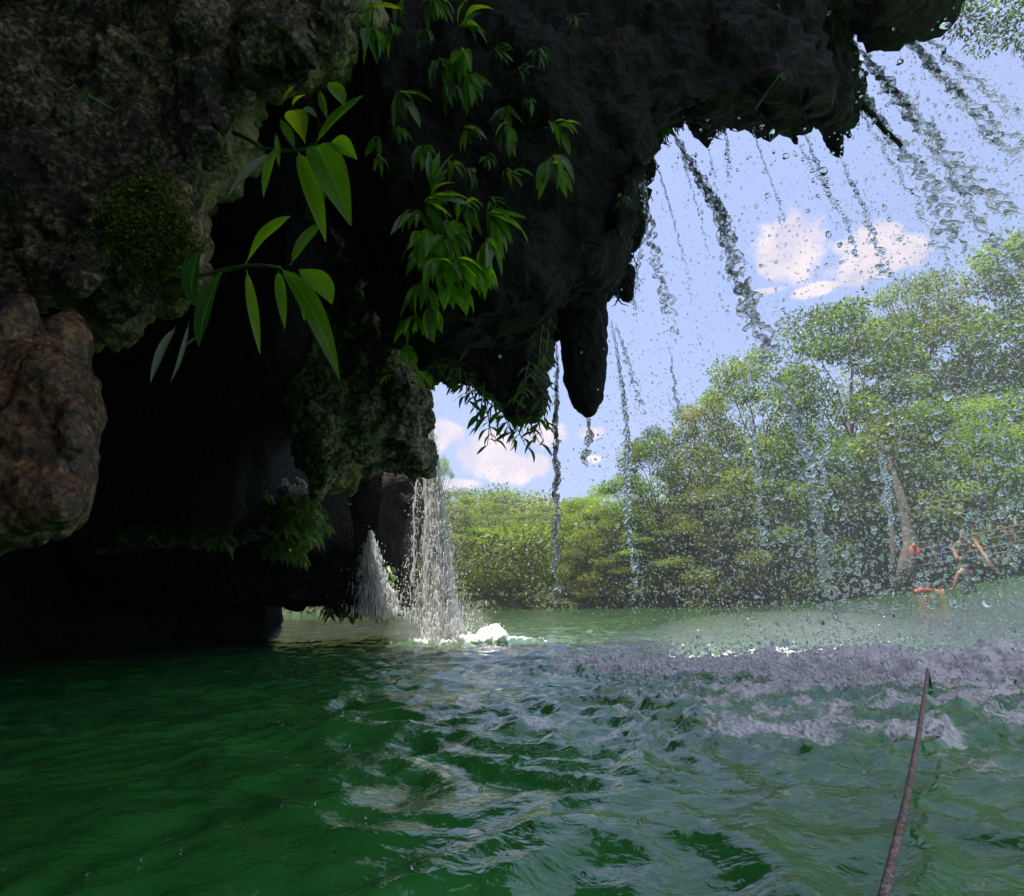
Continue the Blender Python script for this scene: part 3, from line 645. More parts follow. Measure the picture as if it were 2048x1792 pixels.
# ------------------------------------------------------------------ trees
def limb(mb, a, b, r0, r1, rr, n=6, wig=.06):
    a, b = Vector(a), Vector(b); ln = (b - a).length
    pts = [a.lerp(b, i / n) + Vector((rr.uniform(-1, 1), rr.uniform(-1, 1), rr.uniform(-.5, .5))) * wig * ln * math.sin(math.pi * i / n) for i in range(n + 1)]
    mb.tube(pts, [r0 + (r1 - r0) * i / n for i in range(n + 1)], 8, True, .08, rr.randrange(999)); return pts
def make_tree_meshes(kind, seed, h=10.0):
    rr = random.Random(seed); r = np.random.default_rng(seed); mb = MB(); cs = []; rs = []
    if kind == 'umbrella':   # tall bare stem, wide flat airy crown
        top = limb(mb, (0, 0, -.3), (rr.uniform(-.4, .4), 0, h * .62), .20, .11, rr)[-1]
        for i in range(13):
            a = i * 2.4; rad = 3.4 * math.sqrt((i + .5) / 13); e = (top.x + math.cos(a) * rad, math.sin(a) * rad, h * (.93 - .012 * rad * rad) + rr.uniform(-.3, .3))
            limb(mb, top, e, .07, .02, rr); cs.append(e); rs.append((1.1, 1.1, .28))
        per, size, flat, up, asp = 260, .17, .3, 1.1, .5
    else:
        broad = kind in ('broad', 'olive', 'dark')
        top = limb(mb, (0, 0, -.3), (rr.uniform(-.5, .5), rr.uniform(-.3, .3), h * .55), .24, .10, rr)[-1]
        nc = {'broad': 46, 'olive': 40, 'bright': 34, 'far': 30, 'dark': 40}[kind]
        for i in range(nc):
            t = (i + .5) / nc; z = h * (.16 + .80 * t); prof = math.sin(math.pi * min(1, (.10 + .86 * t))) ** .6 * 3.0
            a = i * 2.399 + rr.uniform(-.3, .3); rad = prof * rr.uniform(.5, 1.05); e = (math.cos(a) * rad, math.sin(a) * rad, z + rr.uniform(-.3, .3))
            cs.append(e); s = rr.uniform(.65, 1.15); rs.append((s, s, s * rr.uniform(.42, .65)))
            if i % 2 == 0: limb(mb, Vector(top) * min(1, max(.15, t * .9)), e, .05, .012, rr, 4)
        per, size, flat, up, asp = {'broad': (420, .165, .7, .6, .5), 'olive': (400, .155, .7, .5, .5), 'bright': (430, .155, .4, .9, .4), 'far': (260, .20, .6, .7, .55), 'dark': (150, .22, .7, .5, .5)}[kind]
    P, Nn, D, S, T = clump_leaves(cs, rs, per, r, flat, up, .25, size)
    crown = leaves_mesh('crown', P, Nn, D, S, asp, TRE['bright' if kind == 'umbrella' else kind], T)
    return mb.mesh('trunk', M['bark'] if kind != 'dark' else M['bark_dark']), crown
TK = {}
for kind, nvar in (('broad', 3), ('olive', 2), ('bright', 2), ('far', 2), ('umbrella', 2)):
    for i in range(nvar): TK[(kind, i)] = make_tree_meshes(kind, 100 + i * 13 + len(kind) * 7)
def tree(kind, var, px, top, D, wpx, label, name='broadleaf_tree', group=None, base_z=None):
    tr, crn = TK[(kind, var)]; T = U(px, top, D); gz_ = float(ground_z(T.x, D)) if base_z is None else base_z
    h = T.z - gz_; root = thing(name, label, 'tree', (T.x, D, gz_), group)
    sxy = wpx * pxs(D) * 1.03 / 7.0; root.scale = (sxy, sxy, h / 10.0); root.rotation_euler.z = random.Random(int(px + top)).uniform(0, 6.28)
    obj('trunk', tr, root); c = obj('crown', crn, root); c['kind'] = 'stuff'; return root
FG = 'trees on the far bank'
tree('broad', 0, 2075, 440, 19.5, 520, 'tallest broadleaf tree at the right edge behind the spray', group=FG)
tree('olive', 0, 1905, 535, 21, 330, 'tall hazy olive tree just left of the tallest tree', group=FG)
tree('broad', 1, 1660, 605, 20.5, 330, 'dense bright green dome-shaped tree under the pair of clouds', group=FG)
tree('olive', 1, 1790, 620, 24, 300, 'olive tree filling the gap behind the bright dome tree', group=FG)
tree('bright', 0, 1905, 790, 18.0, 330, 'low feathery yellow green tree leaning over the bamboo railing', 'feathery_tree', FG)
tree('bright', 1, 2060, 860, 17.2, 260, 'feathery light green tree cut by the right edge above the railing', 'feathery_tree', FG)
tree('broad', 2, 1490, 705, 21, 260, 'dark leafy tree behind the central splash column', group=FG)
tree('olive', 0, 1395, 790, 21.5, 230, 'olive leafed tree stepping down left of the splash column', group=FG)
tree('broad', 0, 1590, 850, 19.6, 300, 'shorter deep green tree in front of the bright dome tree', group=FG)
tree('olive', 1, 1745, 900, 19.0, 260, 'shorter olive tree beside the leaning pale trunk', group=FG)
tree('broad', 1, 1300, 862, 22, 220, 'rounded green tree beside the thin stream from the lip', group=FG)
tree('olive', 0, 1420, 960, 20.5, 240, 'low olive tree leaning to the water under the splash', group=FG)
tree('bright', 0, 1225, 955, 22.5, 170, 'bright yellow green tree right of the dip in the skyline', 'feathery_tree', FG)
tree('broad', 2, 1165, 992, 24, 150, 'small dark round topped tree at the dip in the skyline', group=FG)
tree('olive', 1, 1190, 1060, 22.2, 170, 'low brownish tree at the water behind the stalactite stream', group=FG)
tree('bright', 1, 1290, 1050, 21.8, 190, 'low bright green tree overhanging the bank right of centre', 'feathery_tree', FG)
tree('far', 0, 905, 975, 38, 150, 'pale green tree on the hillside just right of the big fall', group=FG)
tree('far', 1, 985, 1002, 42, 150, 'rounded hillside tree under the elongated cloud', group=FG)
tree('far', 0, 1065, 1022, 40, 140, 'low hillside tree at the bottom of the skyline dip', group=FG)
tree('bright', 0, 965, 1050, 30, 120, 'light green tree standing out in the middle of the hillside', 'feathery_tree', FG)
tree('far', 1, 1020, 1090, 28, 150, 'mid green tree low on the slope right of the big fall', group=FG)
tree('olive', 0, 910, 1065, 27, 140, 'olive tree low on the slope against the big fall', group=FG)
tree('far', 0, 1110, 1075, 27, 130, 'yellowish tree at the foot of the slope by the thin stream', group=FG)
tree('olive', 1, 985, 1140, 23, 150, 'bushy tree at the water edge right of the foam mound', group=FG)
tree('far', 1, 800, 990, 36, 170, 'hillside tree half hidden behind the rock nose and the big fall', group=FG)
tree('umbrella', 0, 1005, 980, 52, 70, 'thin flat topped tree rising over the hillside', 'umbrella_tree', FG)
tree('umbrella', 1, 885, 905, 30, 45, 'slender tree peeking above the hillside beside the big fall', 'umbrella_tree', FG)
tree('umbrella', 1, 1088, 1008, 55, 60, 'small flat topped tree at the bottom of the skyline dip', 'umbrella_tree', FG)
tree('umbrella', 0, 1800, 545, 23, 190, 'thin branched tree spreading flat under the right cloud', 'umbrella_tree', FG)

# leaning tree with a visible trunk beside the railing
rr = random.Random(5); T0 = U(1806, 1160, 16.6); root = thing('leaning_tree', 'bare pale trunk leaning over the water beside the bamboo railing', 'tree', (T0.x, 16.6, T0.z))
mb = MB(); o3 = Vector(root.location)
pp = [U(1795, 1172, 16.6), U(1812, 1120, 16.6), U(1822, 1090, 16.6), U(1812, 1030, 16.6), U(1800, 985, 16.7), U(1782, 940, 16.8), U(1772, 880, 17)]
mb.tube(rel([tuple(q_) for q_ in pp], o3), [.11, .17, .19, .15, .12, .09, .05], 9, True, .1)
mb.tube(rel([tuple(q_) for q_ in (U(1822, 1165, 16.5), U(1820, 1120, 16.6), U(1818, 1085, 16.6))], o3), [.2, .17, .14], 9, True, .1)
mb.tube(rel([tuple(q_) for q_ in (U(1785, 1170, 16.9), U(1788, 1090, 16.9), U(1780, 1010, 16.9), U(1770, 900, 17))], o3), [.1, .09, .08, .05], 8, True, .1)
obj('trunk', mb.mesh('trunk', M['bark']), root)
cs = [tuple(U(x, y, 17 + rr.uniform(-.6, .6)) - o3) for x, y in [(1760, 870), (1790, 850), (1740, 900), (1810, 890), (1770, 930), (1830, 930), (1860, 1010), (1880, 1040), (1850, 980)]]
P, Nn, D, S, Tn = clump_leaves(cs, [(.7, .7, .4)] * len(cs), 160, np.random.default_rng(8), .6, .6, .3, .2)
c = obj('crown', leaves_mesh('crown', P, Nn, D, S, .5, TRE['olive'], Tn), root); c['kind'] = 'stuff'

# undergrowth along the shore and the woods behind: one mass each
r = np.random.default_rng(77); cs = []; rs = []
for x in np.arange(-14, 24, .5):
    by = float(bank_y(x)); 
    for k in range(3):
        yy = by + r.uniform(-.3, 2.2) + k * .5; s = r.uniform(.55, 1.1); g0 = float(ground_z(x, yy))
        cs.append((x + r.uniform(-.4, .4), yy, max(g0, float(rise(x, by))) + s * .5 + k * .75 + r.uniform(0, .3))); rs.append((s, s, s * .8))
P, Nn, D, S, T = clump_leaves(cs, rs, 150, r, .7, .5, .35, .17)
tag(obj('undergrowth', leaves_mesh('undergrowth', P, Nn, D, S, .45, TRE['dark'], T)), kind='stuff')
cs = []; rs = []
for i in range(430):
    x = r.uniform(-24, 40); yy = float(bank_y(x)) + r.uniform(3.5, 20); s = r.uniform(1.2, 2.2)
    top = 2.0 + 4.5 * smooth((x - 2) / 12) + 2.5 * smooth((-x - 1) / 6)
    cs.append((x, yy, float(ground_z(x, yy)) + r.uniform(.2, 1) * float(top))); rs.append((s, s, s * .7))
P, Nn, D, S, T = clump_leaves(cs, rs, 130, r, .7, .6, .2, .34)
tag(obj('woods', leaves_mesh('woods', P, Nn, D, S, .55, TRE['far'], T)), kind='stuff')
cs = []; rs = []
for i in range(520):
    x = r.uniform(-34, 14); yy = r.uniform(34, 78); s = r.uniform(1.5, 2.8); cs.append((x, yy, float(ground_z(x, yy)) + r.uniform(.5, 2.6))); rs.append((s, s, s * .6))
P, Nn, D, S, T = clump_leaves(cs, rs, 120, r, .7, .7, .2, .40)
tag(obj('hillside_woods', leaves_mesh('hillside_woods', P, Nn, D, S, .55, TRE['far'], T)), kind='stuff')

# branch reaching in at the top right
root = thing('overhanging_branch', 'leafy branch hanging in from above at the top right corner', 'branch', U(2300, -250, 7.5)); o3 = Vector(root.location)
mb = MB(); rr = random.Random(12); cs = []
for (x, y) in [(1930, 40), (1975, 75), (2010, 30), (1900, 15), (2050, 60), (2090, 90), (1960, -20), (2030, -40)]:
    e = U(x, y, 7.5 + rr.uniform(-.4, .4)); limb(mb, (0, 0, 0), tuple(e - o3), .04, .008, rr, 7, .05); cs.append(tuple(e - o3))
obj('twig', mb.mesh('twig', M['bark']), root)
P, Nn, D, S, T = clump_leaves(cs, [(.34, .3, .26)] * len(cs), 240, np.random.default_rng(3), .7, .5, .5, .085)
c = obj('foliage', leaves_mesh('foliage', P, Nn, D, S, .4, TRE['broad'], T), root); c['kind'] = 'stuff'
# ------------------------------------------------------------------ plants in the cave
KL = 'pair of small look-alike sprigs'
PL = [ # px, py, D, leaves, leaf px, angle, spread, label, material, stem px, droop
 (752, 72, 1.9, 6, 110, -80, 40, 'leafy sprig against the sunlit whitish rock edge at the top', 'leaf', 60, .4),
 (745, 20, 2.0, 5, 80, -40, 50, 'sprig cut by the top edge above the whitish rock edge', 'leaf', 60, .2),
 (800, 10, 2.1, 4, 85, -90, 25, 'single narrow sprig hanging down from the top edge', 'leaf', 60, .5),
 (872, 8, 2.0, 7, 95, -75, 60, 'bushy sprig with shiny folded leaf at the top edge', 'leaf', 60, .3),
 (928, 55, 2.0, 6, 90, -5, 50, 'sprig with broad rounded leaves pointing right near the top', 'leaf', 60, .2),
 (925, 110, 2.1, 8, 115, -95, 35, 'long drooping sprig below the broad rounded leaves', 'leaf', 60, .5),
 (940, 165, 1.9, 7, 105, -55, 45, 'sprig with one large bright leaf pointing right and down', 'leaf', 60, .3),
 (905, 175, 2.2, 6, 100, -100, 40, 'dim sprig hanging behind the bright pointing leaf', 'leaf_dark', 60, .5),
 (815, 205, 1.8, 6, 95, -50, 60, 'sprig at the end of a long bare arching stem', 'leaf', 150, .4),
 (800, 262, 2.1, 5, 70, -80, 50, 'small sprig under the long arching stem', 'leaf', 50, .4),
 (752, 285, 2.2, 5, 60, -70, 50, 'tiny sprig on the rock left of the arching stem', 'leaf', 50, .4),
 (757, 318, 2.2, 4, 52, -60, 60, 'tiniest sprig beside the large drooping leaf', 'leaf', 40, .3),
 (935, 262, 2.0, 6, 75, -50, 55, 'sprig with three pale stemmed leaves above the lens bright patch', 'leaf', 55, .4),
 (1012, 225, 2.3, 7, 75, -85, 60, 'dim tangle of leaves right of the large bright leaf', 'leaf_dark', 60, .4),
 (1020, 262, 2.2, 5, 80, -95, 40, 'narrow drooping sprig hanging near the forked twig', 'leaf', 60, .5),
 (1122, 258, 2.1, 6, 78, -40, 55, 'upper sprig of the forked twig reaching out over the dark rock', 'leaf', 110, .3),
 (1105, 330, 2.0, 8, 100, -85, 48, 'lower sprig of the forked twig carrying a red flower bud', 'leaf', 90, .4),
 (1022, 348, 2.2, 5, 58, -40, 60, 'small sprig left of the red flower bud', 'leaf', 60, .4),
 (940, 345, 2.3, 5, 55, -80, 50, 'small faint sprig above the dense leafy mass', 'leaf_dark', 50, .4),
 (865, 372, 2.0, 5, 90, 70, 40, 'upright sprig on top of the dense leafy mass', 'leaf', 50, -.3),
 (862, 410, 1.9, 7, 115, -20, 70, 'large leaved sprig with a white torn leaf in the dense mass', 'leaf', 60, .3),
 (935, 420, 2.0, 6, 85, -70, 50, 'sprig beside the torn leaf on its right', 'leaf', 60, .4),
 (985, 405, 2.2, 5, 70, -50, 60, 'dim sprig behind the right side of the dense mass', 'leaf_dark', 60, .3),
 (985, 440, 1.9, 8, 105, -55, 45, 'sprig with long bright leaf pointing right out of the dense mass', 'leaf', 80, .3),
 (975, 490, 2.0, 7, 95, -85, 40, 'sprig hanging under the long bright pointing leaf', 'leaf', 60, .5),
 (850, 470, 2.1, 8, 100, -95, 55, 'left side sprig of the dense leafy mass on the rock', 'leaf', 60, .4),
 (900, 480, 2.2, 8, 95, -90, 60, 'sprig in the heart of the dense leafy mass', 'leaf', 50, .4),
 (880, 530, 2.0, 8, 100, -80, 55, 'broad leaved sprig in the lower half of the dense mass', 'leaf', 60, .4),
 (935, 535, 2.0, 7, 85, -60, 45, 'sprig at the lower right corner of the dense mass', 'leaf', 60, .4),
 (925, 585, 2.1, 5, 70, -75, 40, 'short sprig hanging under the lower right corner', 'leaf', 50, .5),
 (845, 570, 2.2, 7, 85, -95, 50, 'sprig hugging the rock under the dense mass', 'leaf', 50, .4),
 (870, 620, 2.0, 7, 92, -90, 35, 'long leaved sprig hanging lowest from the dense mass', 'leaf', 60, .6),
 (822, 600, 2.4, 6, 60, -80, 60, 'small leaved sprig on the lit rock edge', 'leaf', 40, .3),
 (812, 650, 2.4, 6, 60, -95, 50, 'small leaved sprig lower on the lit rock edge', 'leaf', 40, .4),
 (815, 700, 2.5, 5, 58, -85, 50, 'small sprig on the rock edge above the last sprig', 'leaf', 40, .4),
 (828, 738, 2.5, 6, 75, -75, 45, 'last sprig low on the rock edge beside the big fall source', 'leaf', 40, .5),
 (772, 752, 2.8, 5, 26, -40, 90, 'tiny star shaped sprig alone on the rough rock face', 'leaf', 20, .1),
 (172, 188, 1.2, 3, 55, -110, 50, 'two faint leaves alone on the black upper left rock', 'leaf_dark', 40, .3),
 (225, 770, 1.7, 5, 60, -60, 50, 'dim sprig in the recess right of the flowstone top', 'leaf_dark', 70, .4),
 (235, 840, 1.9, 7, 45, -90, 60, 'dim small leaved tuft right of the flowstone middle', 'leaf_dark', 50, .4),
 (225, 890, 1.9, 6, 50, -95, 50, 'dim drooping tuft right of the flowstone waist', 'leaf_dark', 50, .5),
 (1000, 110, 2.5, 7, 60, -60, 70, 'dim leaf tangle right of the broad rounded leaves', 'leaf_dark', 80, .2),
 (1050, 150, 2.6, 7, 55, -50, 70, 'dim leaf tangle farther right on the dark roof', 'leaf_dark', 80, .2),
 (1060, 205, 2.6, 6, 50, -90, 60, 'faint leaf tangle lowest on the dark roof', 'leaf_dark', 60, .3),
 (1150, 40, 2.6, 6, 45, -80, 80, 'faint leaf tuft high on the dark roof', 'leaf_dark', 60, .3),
 (1320, 262, 2.75, 9, 48, -80, 80, 'mossy leaf tuft on the roof lip left of the first fang', 'leaf_dark', 30, .3),
 (1560, 150, 2.2, 6, 34, -90, 60, 'little hanging sprig at the end of a long thin vine', 'leaf_dark', 20, .5),
 (1245, 395, 2.7, 5, 32, -80, 70, 'little pale sprig at the roof corner above the stalactite', 'leaf_dark', 30, .2),
 (715, 120, 1.8, 6, 90, -70, 50, 'sprig hanging just right of the lit rock rim near the top', 'leaf', 50, .4),
 (790, 60, 2.1, 6, 80, -75, 50, 'middling sprig between the rock rim and the broad rounded leaves', 'leaf', 50, .4),
 (850, 70, 2.1, 6, 70, -90, 55, 'dim sprig left of the broad rounded leaves', 'leaf_dark', 50, .4),
 (880, 130, 2.1, 6, 75, -80, 50, 'dim sprig deep between the two long drooping sprigs', 'leaf_dark', 50, .4),
 (850, 300, 2.1, 6, 70, -85, 50, 'sprig on the dark rock above the dense mass', 'leaf', 50, .4),
 (905, 330, 2.1, 5, 60, -60, 60, 'small sprig just above the torn white leaf', 'leaf', 50, .3),
 (830, 430, 2.1, 7, 85, -110, 55, 'sprig at the upper left edge of the dense mass', 'leaf', 50, .4),
 (900, 450, 2.0, 8, 90, -70, 60, 'sprig in the upper heart of the dense mass', 'leaf', 50, .4),
 (860, 510, 2.1, 8, 90, -95, 60, 'sprig in the lower left of the dense mass', 'leaf', 50, .4),
 (915, 525, 2.1, 8, 90, -75, 60, 'sprig at the right of the lower heart of the dense mass', 'leaf', 50, .4),
 (895, 575, 2.0, 7, 85, -85, 45, 'sprig hanging under the middle of the dense mass', 'leaf', 50, .5),
 (965, 540, 2.1, 6, 75, -65, 45, 'lone sprig at the far right of the lower dense mass', 'leaf', 50, .4),
 (835, 640, 2.2, 6, 70, -85, 50, 'sprig on the rock edge under the long leaved sprig', 'leaf', 45, .4),
 (975, 320, 2.2, 5, 55, -80, 60, 'dim sprig where the bare twigs cross', 'leaf_dark', 50, .4),
 (1080, 110, 2.5, 7, 55, -70, 70, 'dim leaf tangle highest on the dark roof right of the sprigs', 'leaf_dark', 70, .3),
]
for i, a in enumerate(PL):
    plant(*a[:8], mk=a[8], stem_px=a[9], droop=a[10], seed=i + 3, group='sprigs growing on the cave rock')
b = MB(); c0 = U(1132, 358, 1.97); b.blob((0, 0, 0), (.008, .008, .016), 8, 6); b.blob((.004, 0, -.012), (.006, .006, .01), 8, 6)
tag(obj('flower_bud', b.mesh('flower_bud', plain('red_petal', (.75, .07, .015), .5)), None, c0), 'small red flower bud among the leaves of the forked twig', 'flower')
# vines on the roof
def vine(name, label, pts, D, r, cat='vine', mk='twig', jit=1.0):
    P = [U(x, y, D) for x, y in pts]; o3 = P[0]; mb = MB(); Q = []
    for i in range(len(P) - 1):
        for k in range(5): Q.append(P[i].lerp(P[i + 1], k / 5) + Vector((random.uniform(-1, 1), random.uniform(-1, 1), 0)) * r * jit)
    Q.append(P[-1]); mb.tube(rel([tuple(q) for q in Q], o3), [r * (1 - .5 * i / len(Q)) for i in range(len(Q))], 5)
    return tag(obj(name, mb.mesh(name, M[mk]), None, o3), label, cat)
vine('hanging_vine', 'long thin vine hanging down the dark roof to a small sprig', [(1478, 10), (1500, 40), (1540, 90), (1558, 150)], 2.15, .004)
vine('bare_twig', 'forked bare twig crossing the dark rock behind the red bud', [(930, 290), (990, 300), (1045, 285), (1090, 262), (1122, 258)], 2.1, .004)
vine('bare_twig', 'short crooked twig leading to the red bud sprig', [(1000, 290), (1040, 300), (1075, 318), (1105, 330)], 2.05, .004)
vine('hanging_root', 'longest mossy root slanting off the roof lip like a spear', [(1700, 170), (1730, 215), (1765, 255), (1803, 293)], 2.0, .016, 'root', 'rootmoss', .3)
for k, (x, y, yy) in enumerate([(1250, 505, 530), (1258, 505, 540), (1266, 500, 545), (1244, 515, 545)]):
    o = vine('hanging_rootlet', ['shortest thin rootlet at the left of four under the roof corner', 'second thin rootlet from the left under the roof corner', 'rightmost thin rootlet under the roof corner', 'lowest thin rootlet hanging under the roof corner'][k], [(x, y - 12), (x + 2, y + 10), (x + 8, yy + 8)], LIP - .02, .0035, 'root', 'rootmoss'); o['group'] = 'rootlets under the roof corner'
# mossy fringe along the lip
fr = MB(); rr = random.Random(2)
lip = roof_poly[3:27]
for i in range(len(lip) - 1):
    a, c = lip[i], lip[i + 1]; ln = math.hypot(c[0] - a[0], c[1] - a[1])
    for k in range(int(ln / 2.2)):
        t = rr.random(); x, y = a[0] + (c[0] - a[0]) * t, a[1] + (c[1] - a[1]) * t
        d = LIP + rr.uniform(-.12, .1); p0 = U(x + rr.uniform(-8, 4), y - rr.uniform(8, 22), d); ll = rr.uniform(10, 34) * pxs(LIP); an = rr.uniform(-.7, .9)
        p1 = p0 + Vector((an * ll * .6, rr.uniform(-.3, .3) * ll, -ll * .75)); p2 = p1 + Vector((an * ll * .7, 0, -ll * .2))
        fr.tube([p0, p1, p2], [.0042, .0028, .001], 4)
o = obj('moss_fringe', fr.mesh('moss_fringe', M['rootmoss']), ROOF); o['kind'] = 'stuff'
# fine roots and moss tufts on the lit rock edges
def tufts(name, spots, n, D, size, parent, mk, seed):
    r = np.random.default_rng(seed); P = []
    for x, y, rx, ry in spots:
        k = int(n * rx * ry / 1500); 
        for _ in range(k):
            q = r.normal(size=2) * .5; P.append((x + q[0] * rx, y + q[1] * ry))
    return P
WALL, NOSE, FLOW, LEDGE = (bpy.data.objects[k] for k in ('rock_wall', 'rock_nose', 'flowstone', 'rock_ledge'))
def moss_patch(name, label, spots, n, size, objs, matl, seed, rad=.02):
    r = np.random.default_rng(seed); Pc = []; Nc = []
    for x, y, rx, ry in spots:
        for _ in range(int(n)):
            q = r.normal(size=2) * .45; h = on_surface(objs, x + q[0] * rx, y + q[1] * ry)
            if h: Pc.append(h[1]); Nc.append(h[2])
    Pc = np.repeat(np.array([tuple(p_) for p_ in Pc]), 6, 0); Nc = np.repeat(np.array([tuple(p_) for p_ in Nc]), 6, 0); k = len(Pc)
    Pc = Pc + r.normal(size=(k, 3)) * rad * .5; D = Nc * .7 + r.normal(size=(k, 3)) * .6 + np.array([0, 0, -.3])
    me = leaves_mesh(name, Pc, r.normal(size=(k, 3)), D, size * r.uniform(.5, 1.3, k), .5, M[matl])
    return tag(obj(name, me), label, 'moss', kind='stuff')
bpy.context.view_layer.update()
moss_patch('moss_patch', 'thick green moss patch on the near left rock', [(300, 400, 60, 70), (290, 480, 70, 90), (320, 530, 50, 50), (250, 440, 50, 70), (345, 470, 35, 60), (360, 560, 40, 40)], 520, .009, [WALL], 'moss', 5, .012)

# leafy clumps on the low ledge and the shrub hanging from the far overhang
def drooping_shrub(name, label, spots, D, n, size, mk, seed, stems=8, cat='shrub', asp=.22, part='foliage', seat=True):
    rr = random.Random(seed); r = np.random.default_rng(seed); o3 = U(spots[0][0], spots[0][1] - 20, D + .1); root = thing(name, label, cat, o3); mb = MB(); P = []; Dd = []; Nn = []
    for (x, y, rx, ry) in spots:
        for k in range(stems):
            hx = on_surface(ROCKS, x, y) if seat else None
            if hx: D = hx[1].y - .12
            e = U(x + rr.uniform(-1, 1) * rx, y + rr.uniform(-.6, 1) * ry, D + rr.uniform(-.2, .05)); s = U(x + rr.uniform(-.5, .5) * rx, y - ry, D + .15); m = s.lerp(e, .6) + Vector((0, -.03, .05))
            mb.tube(rel([tuple(s), tuple(m), tuple(e)], o3), [.005, .004, .002], 5)
            for q in range(n):
                t = rr.random() ** .6; p_ = s.lerp(m, t * 2) if t < .5 else m.lerp(e, t * 2 - 1)
                P.append(tuple(p_ - o3)); a = rr.uniform(0, 6.28); Dd.append((math.cos(a) * .75, math.sin(a) * .75 - .2, -.75 + rr.uniform(-.4, .4))); Nn.append((rr.uniform(-.5, .5), -.5, .8))
    obj('stem', mb.mesh('stem', M['twig']), root); P, Dd, Nn = map(np.array, (P, Dd, Nn))
    c = obj(part, leaves_mesh(part, P, Nn, Dd, size * r.uniform(.6, 1.3, len(P)), asp, M[mk]), root); c['kind'] = 'stuff'; return root
drooping_shrub('ledge_shrub', 'olive green leafy clump on the dim rock ledge left of the root', [(430, 960, 55, 60), (470, 1000, 50, 50), (415, 1050, 40, 35), (490, 960, 40, 40)], 4.2, 34, .12, 'fern', 3, 10)
drooping_shrub('ledge_shrub', 'brighter green leafy clump at the tip of the rock ledge', [(600, 1035, 40, 45), (615, 1070, 35, 40), (590, 1085, 40, 30)], 4.1, 40, .12, 'fern', 4, 12)
vine('hanging_root', 'shaggy brown root between the two leafy clumps of the ledge', [(515, 980), (525, 1030), (540, 1080), (530, 1110)], 4.05, .045, 'root')
drooping_shrub('water_edge_shrub', 'dark shrub dangling over the water behind the falling veil', [(770, 1170, 25, 40), (745, 1215, 30, 12), (690, 1222, 40, 8), (790, 1205, 30, 20)], 5.9, 14, .13, 'leaf_shade' if 'leaf_shade' in M else 'fern', 6, 7)
def hanging_shrub(name, label, tips, D, n, lpx, seed):
    rr = random.Random(seed); S = pxs(D); o3 = U(*tips[0][:2], D); root = thing(name, label, 'shrub', o3); mb = MB()
    for (x0, y0, x1, y1) in tips:
        hx = on_surface(ROCKS, x0, y0)
        if hx: D = hx[1].y - .06; S = pxs(D)
        hx = on_surface(ROCKS, x1, y1)
        if hx: D = min(D, hx[1].y - .06); S = pxs(D)
        a, e = U(x0, y0, D + .1), U(x1, y1, D - .05 + rr.uniform(-.15, .1)); m = a.lerp(e, .5) + Vector((0, -.05, .04))
        mb.tube(rel([tuple(a), tuple(m), tuple(e)], o3), [.006, .005, .0025], 5)
        for k in range(n):
            t = (k + 1) / n; p_ = a.lerp(m, t * 2) if t < .5 else m.lerp(e, t * 2 - 1); al = rr.uniform(0, 6.28)
            place_leaf(root, p_, (math.cos(al) * .8, math.sin(al) * .6, -.55 + rr.uniform(-.5, .3)), lpx * S * rr.uniform(.7, 1.2), (rr.uniform(-.5, .5), -.7, .6), 'leaf_dark', rr, rr.uniform(.8, 1.2))
    obj('stem', mb.mesh('stem', M['twig']), root); return root
hanging_shrub('hanging_shrub', 'dark drooping shrub hanging against the cloud under the far overhang', [(930, 740, 935, 800), (945, 750, 955, 830), (960, 770, 985, 880), (985, 800, 1020, 860), (1000, 820, 1030, 880), (1010, 830, 1050, 890), (1040, 830, 1078, 885), (1060, 830, 1085, 870), (970, 760, 960, 850), (915, 735, 925, 780), (990, 780, 975, 890), (1080, 780, 1090, 850)], 4.2, 12, 38, 9)
hanging_shrub('hanging_shrub', 'pale dusty creeper leaves clinging to the far overhang by the stalactite', [(1100, 640, 1090, 720), (1085, 650, 1075, 760), (1095, 700, 1060, 790), (1080, 740, 1030, 800), (1095, 760, 1085, 830), (1060, 720, 1045, 800)], 4.15, 11, 34, 10)
hanging_shrub('hanging_shrub', 'small leafy twigs hanging left of the dark drooping shrub', [(870, 735, 880, 760), (895, 735, 905, 765), (880, 730, 925, 770), (905, 730, 945, 790)], 4.2, 8, 30, 12)

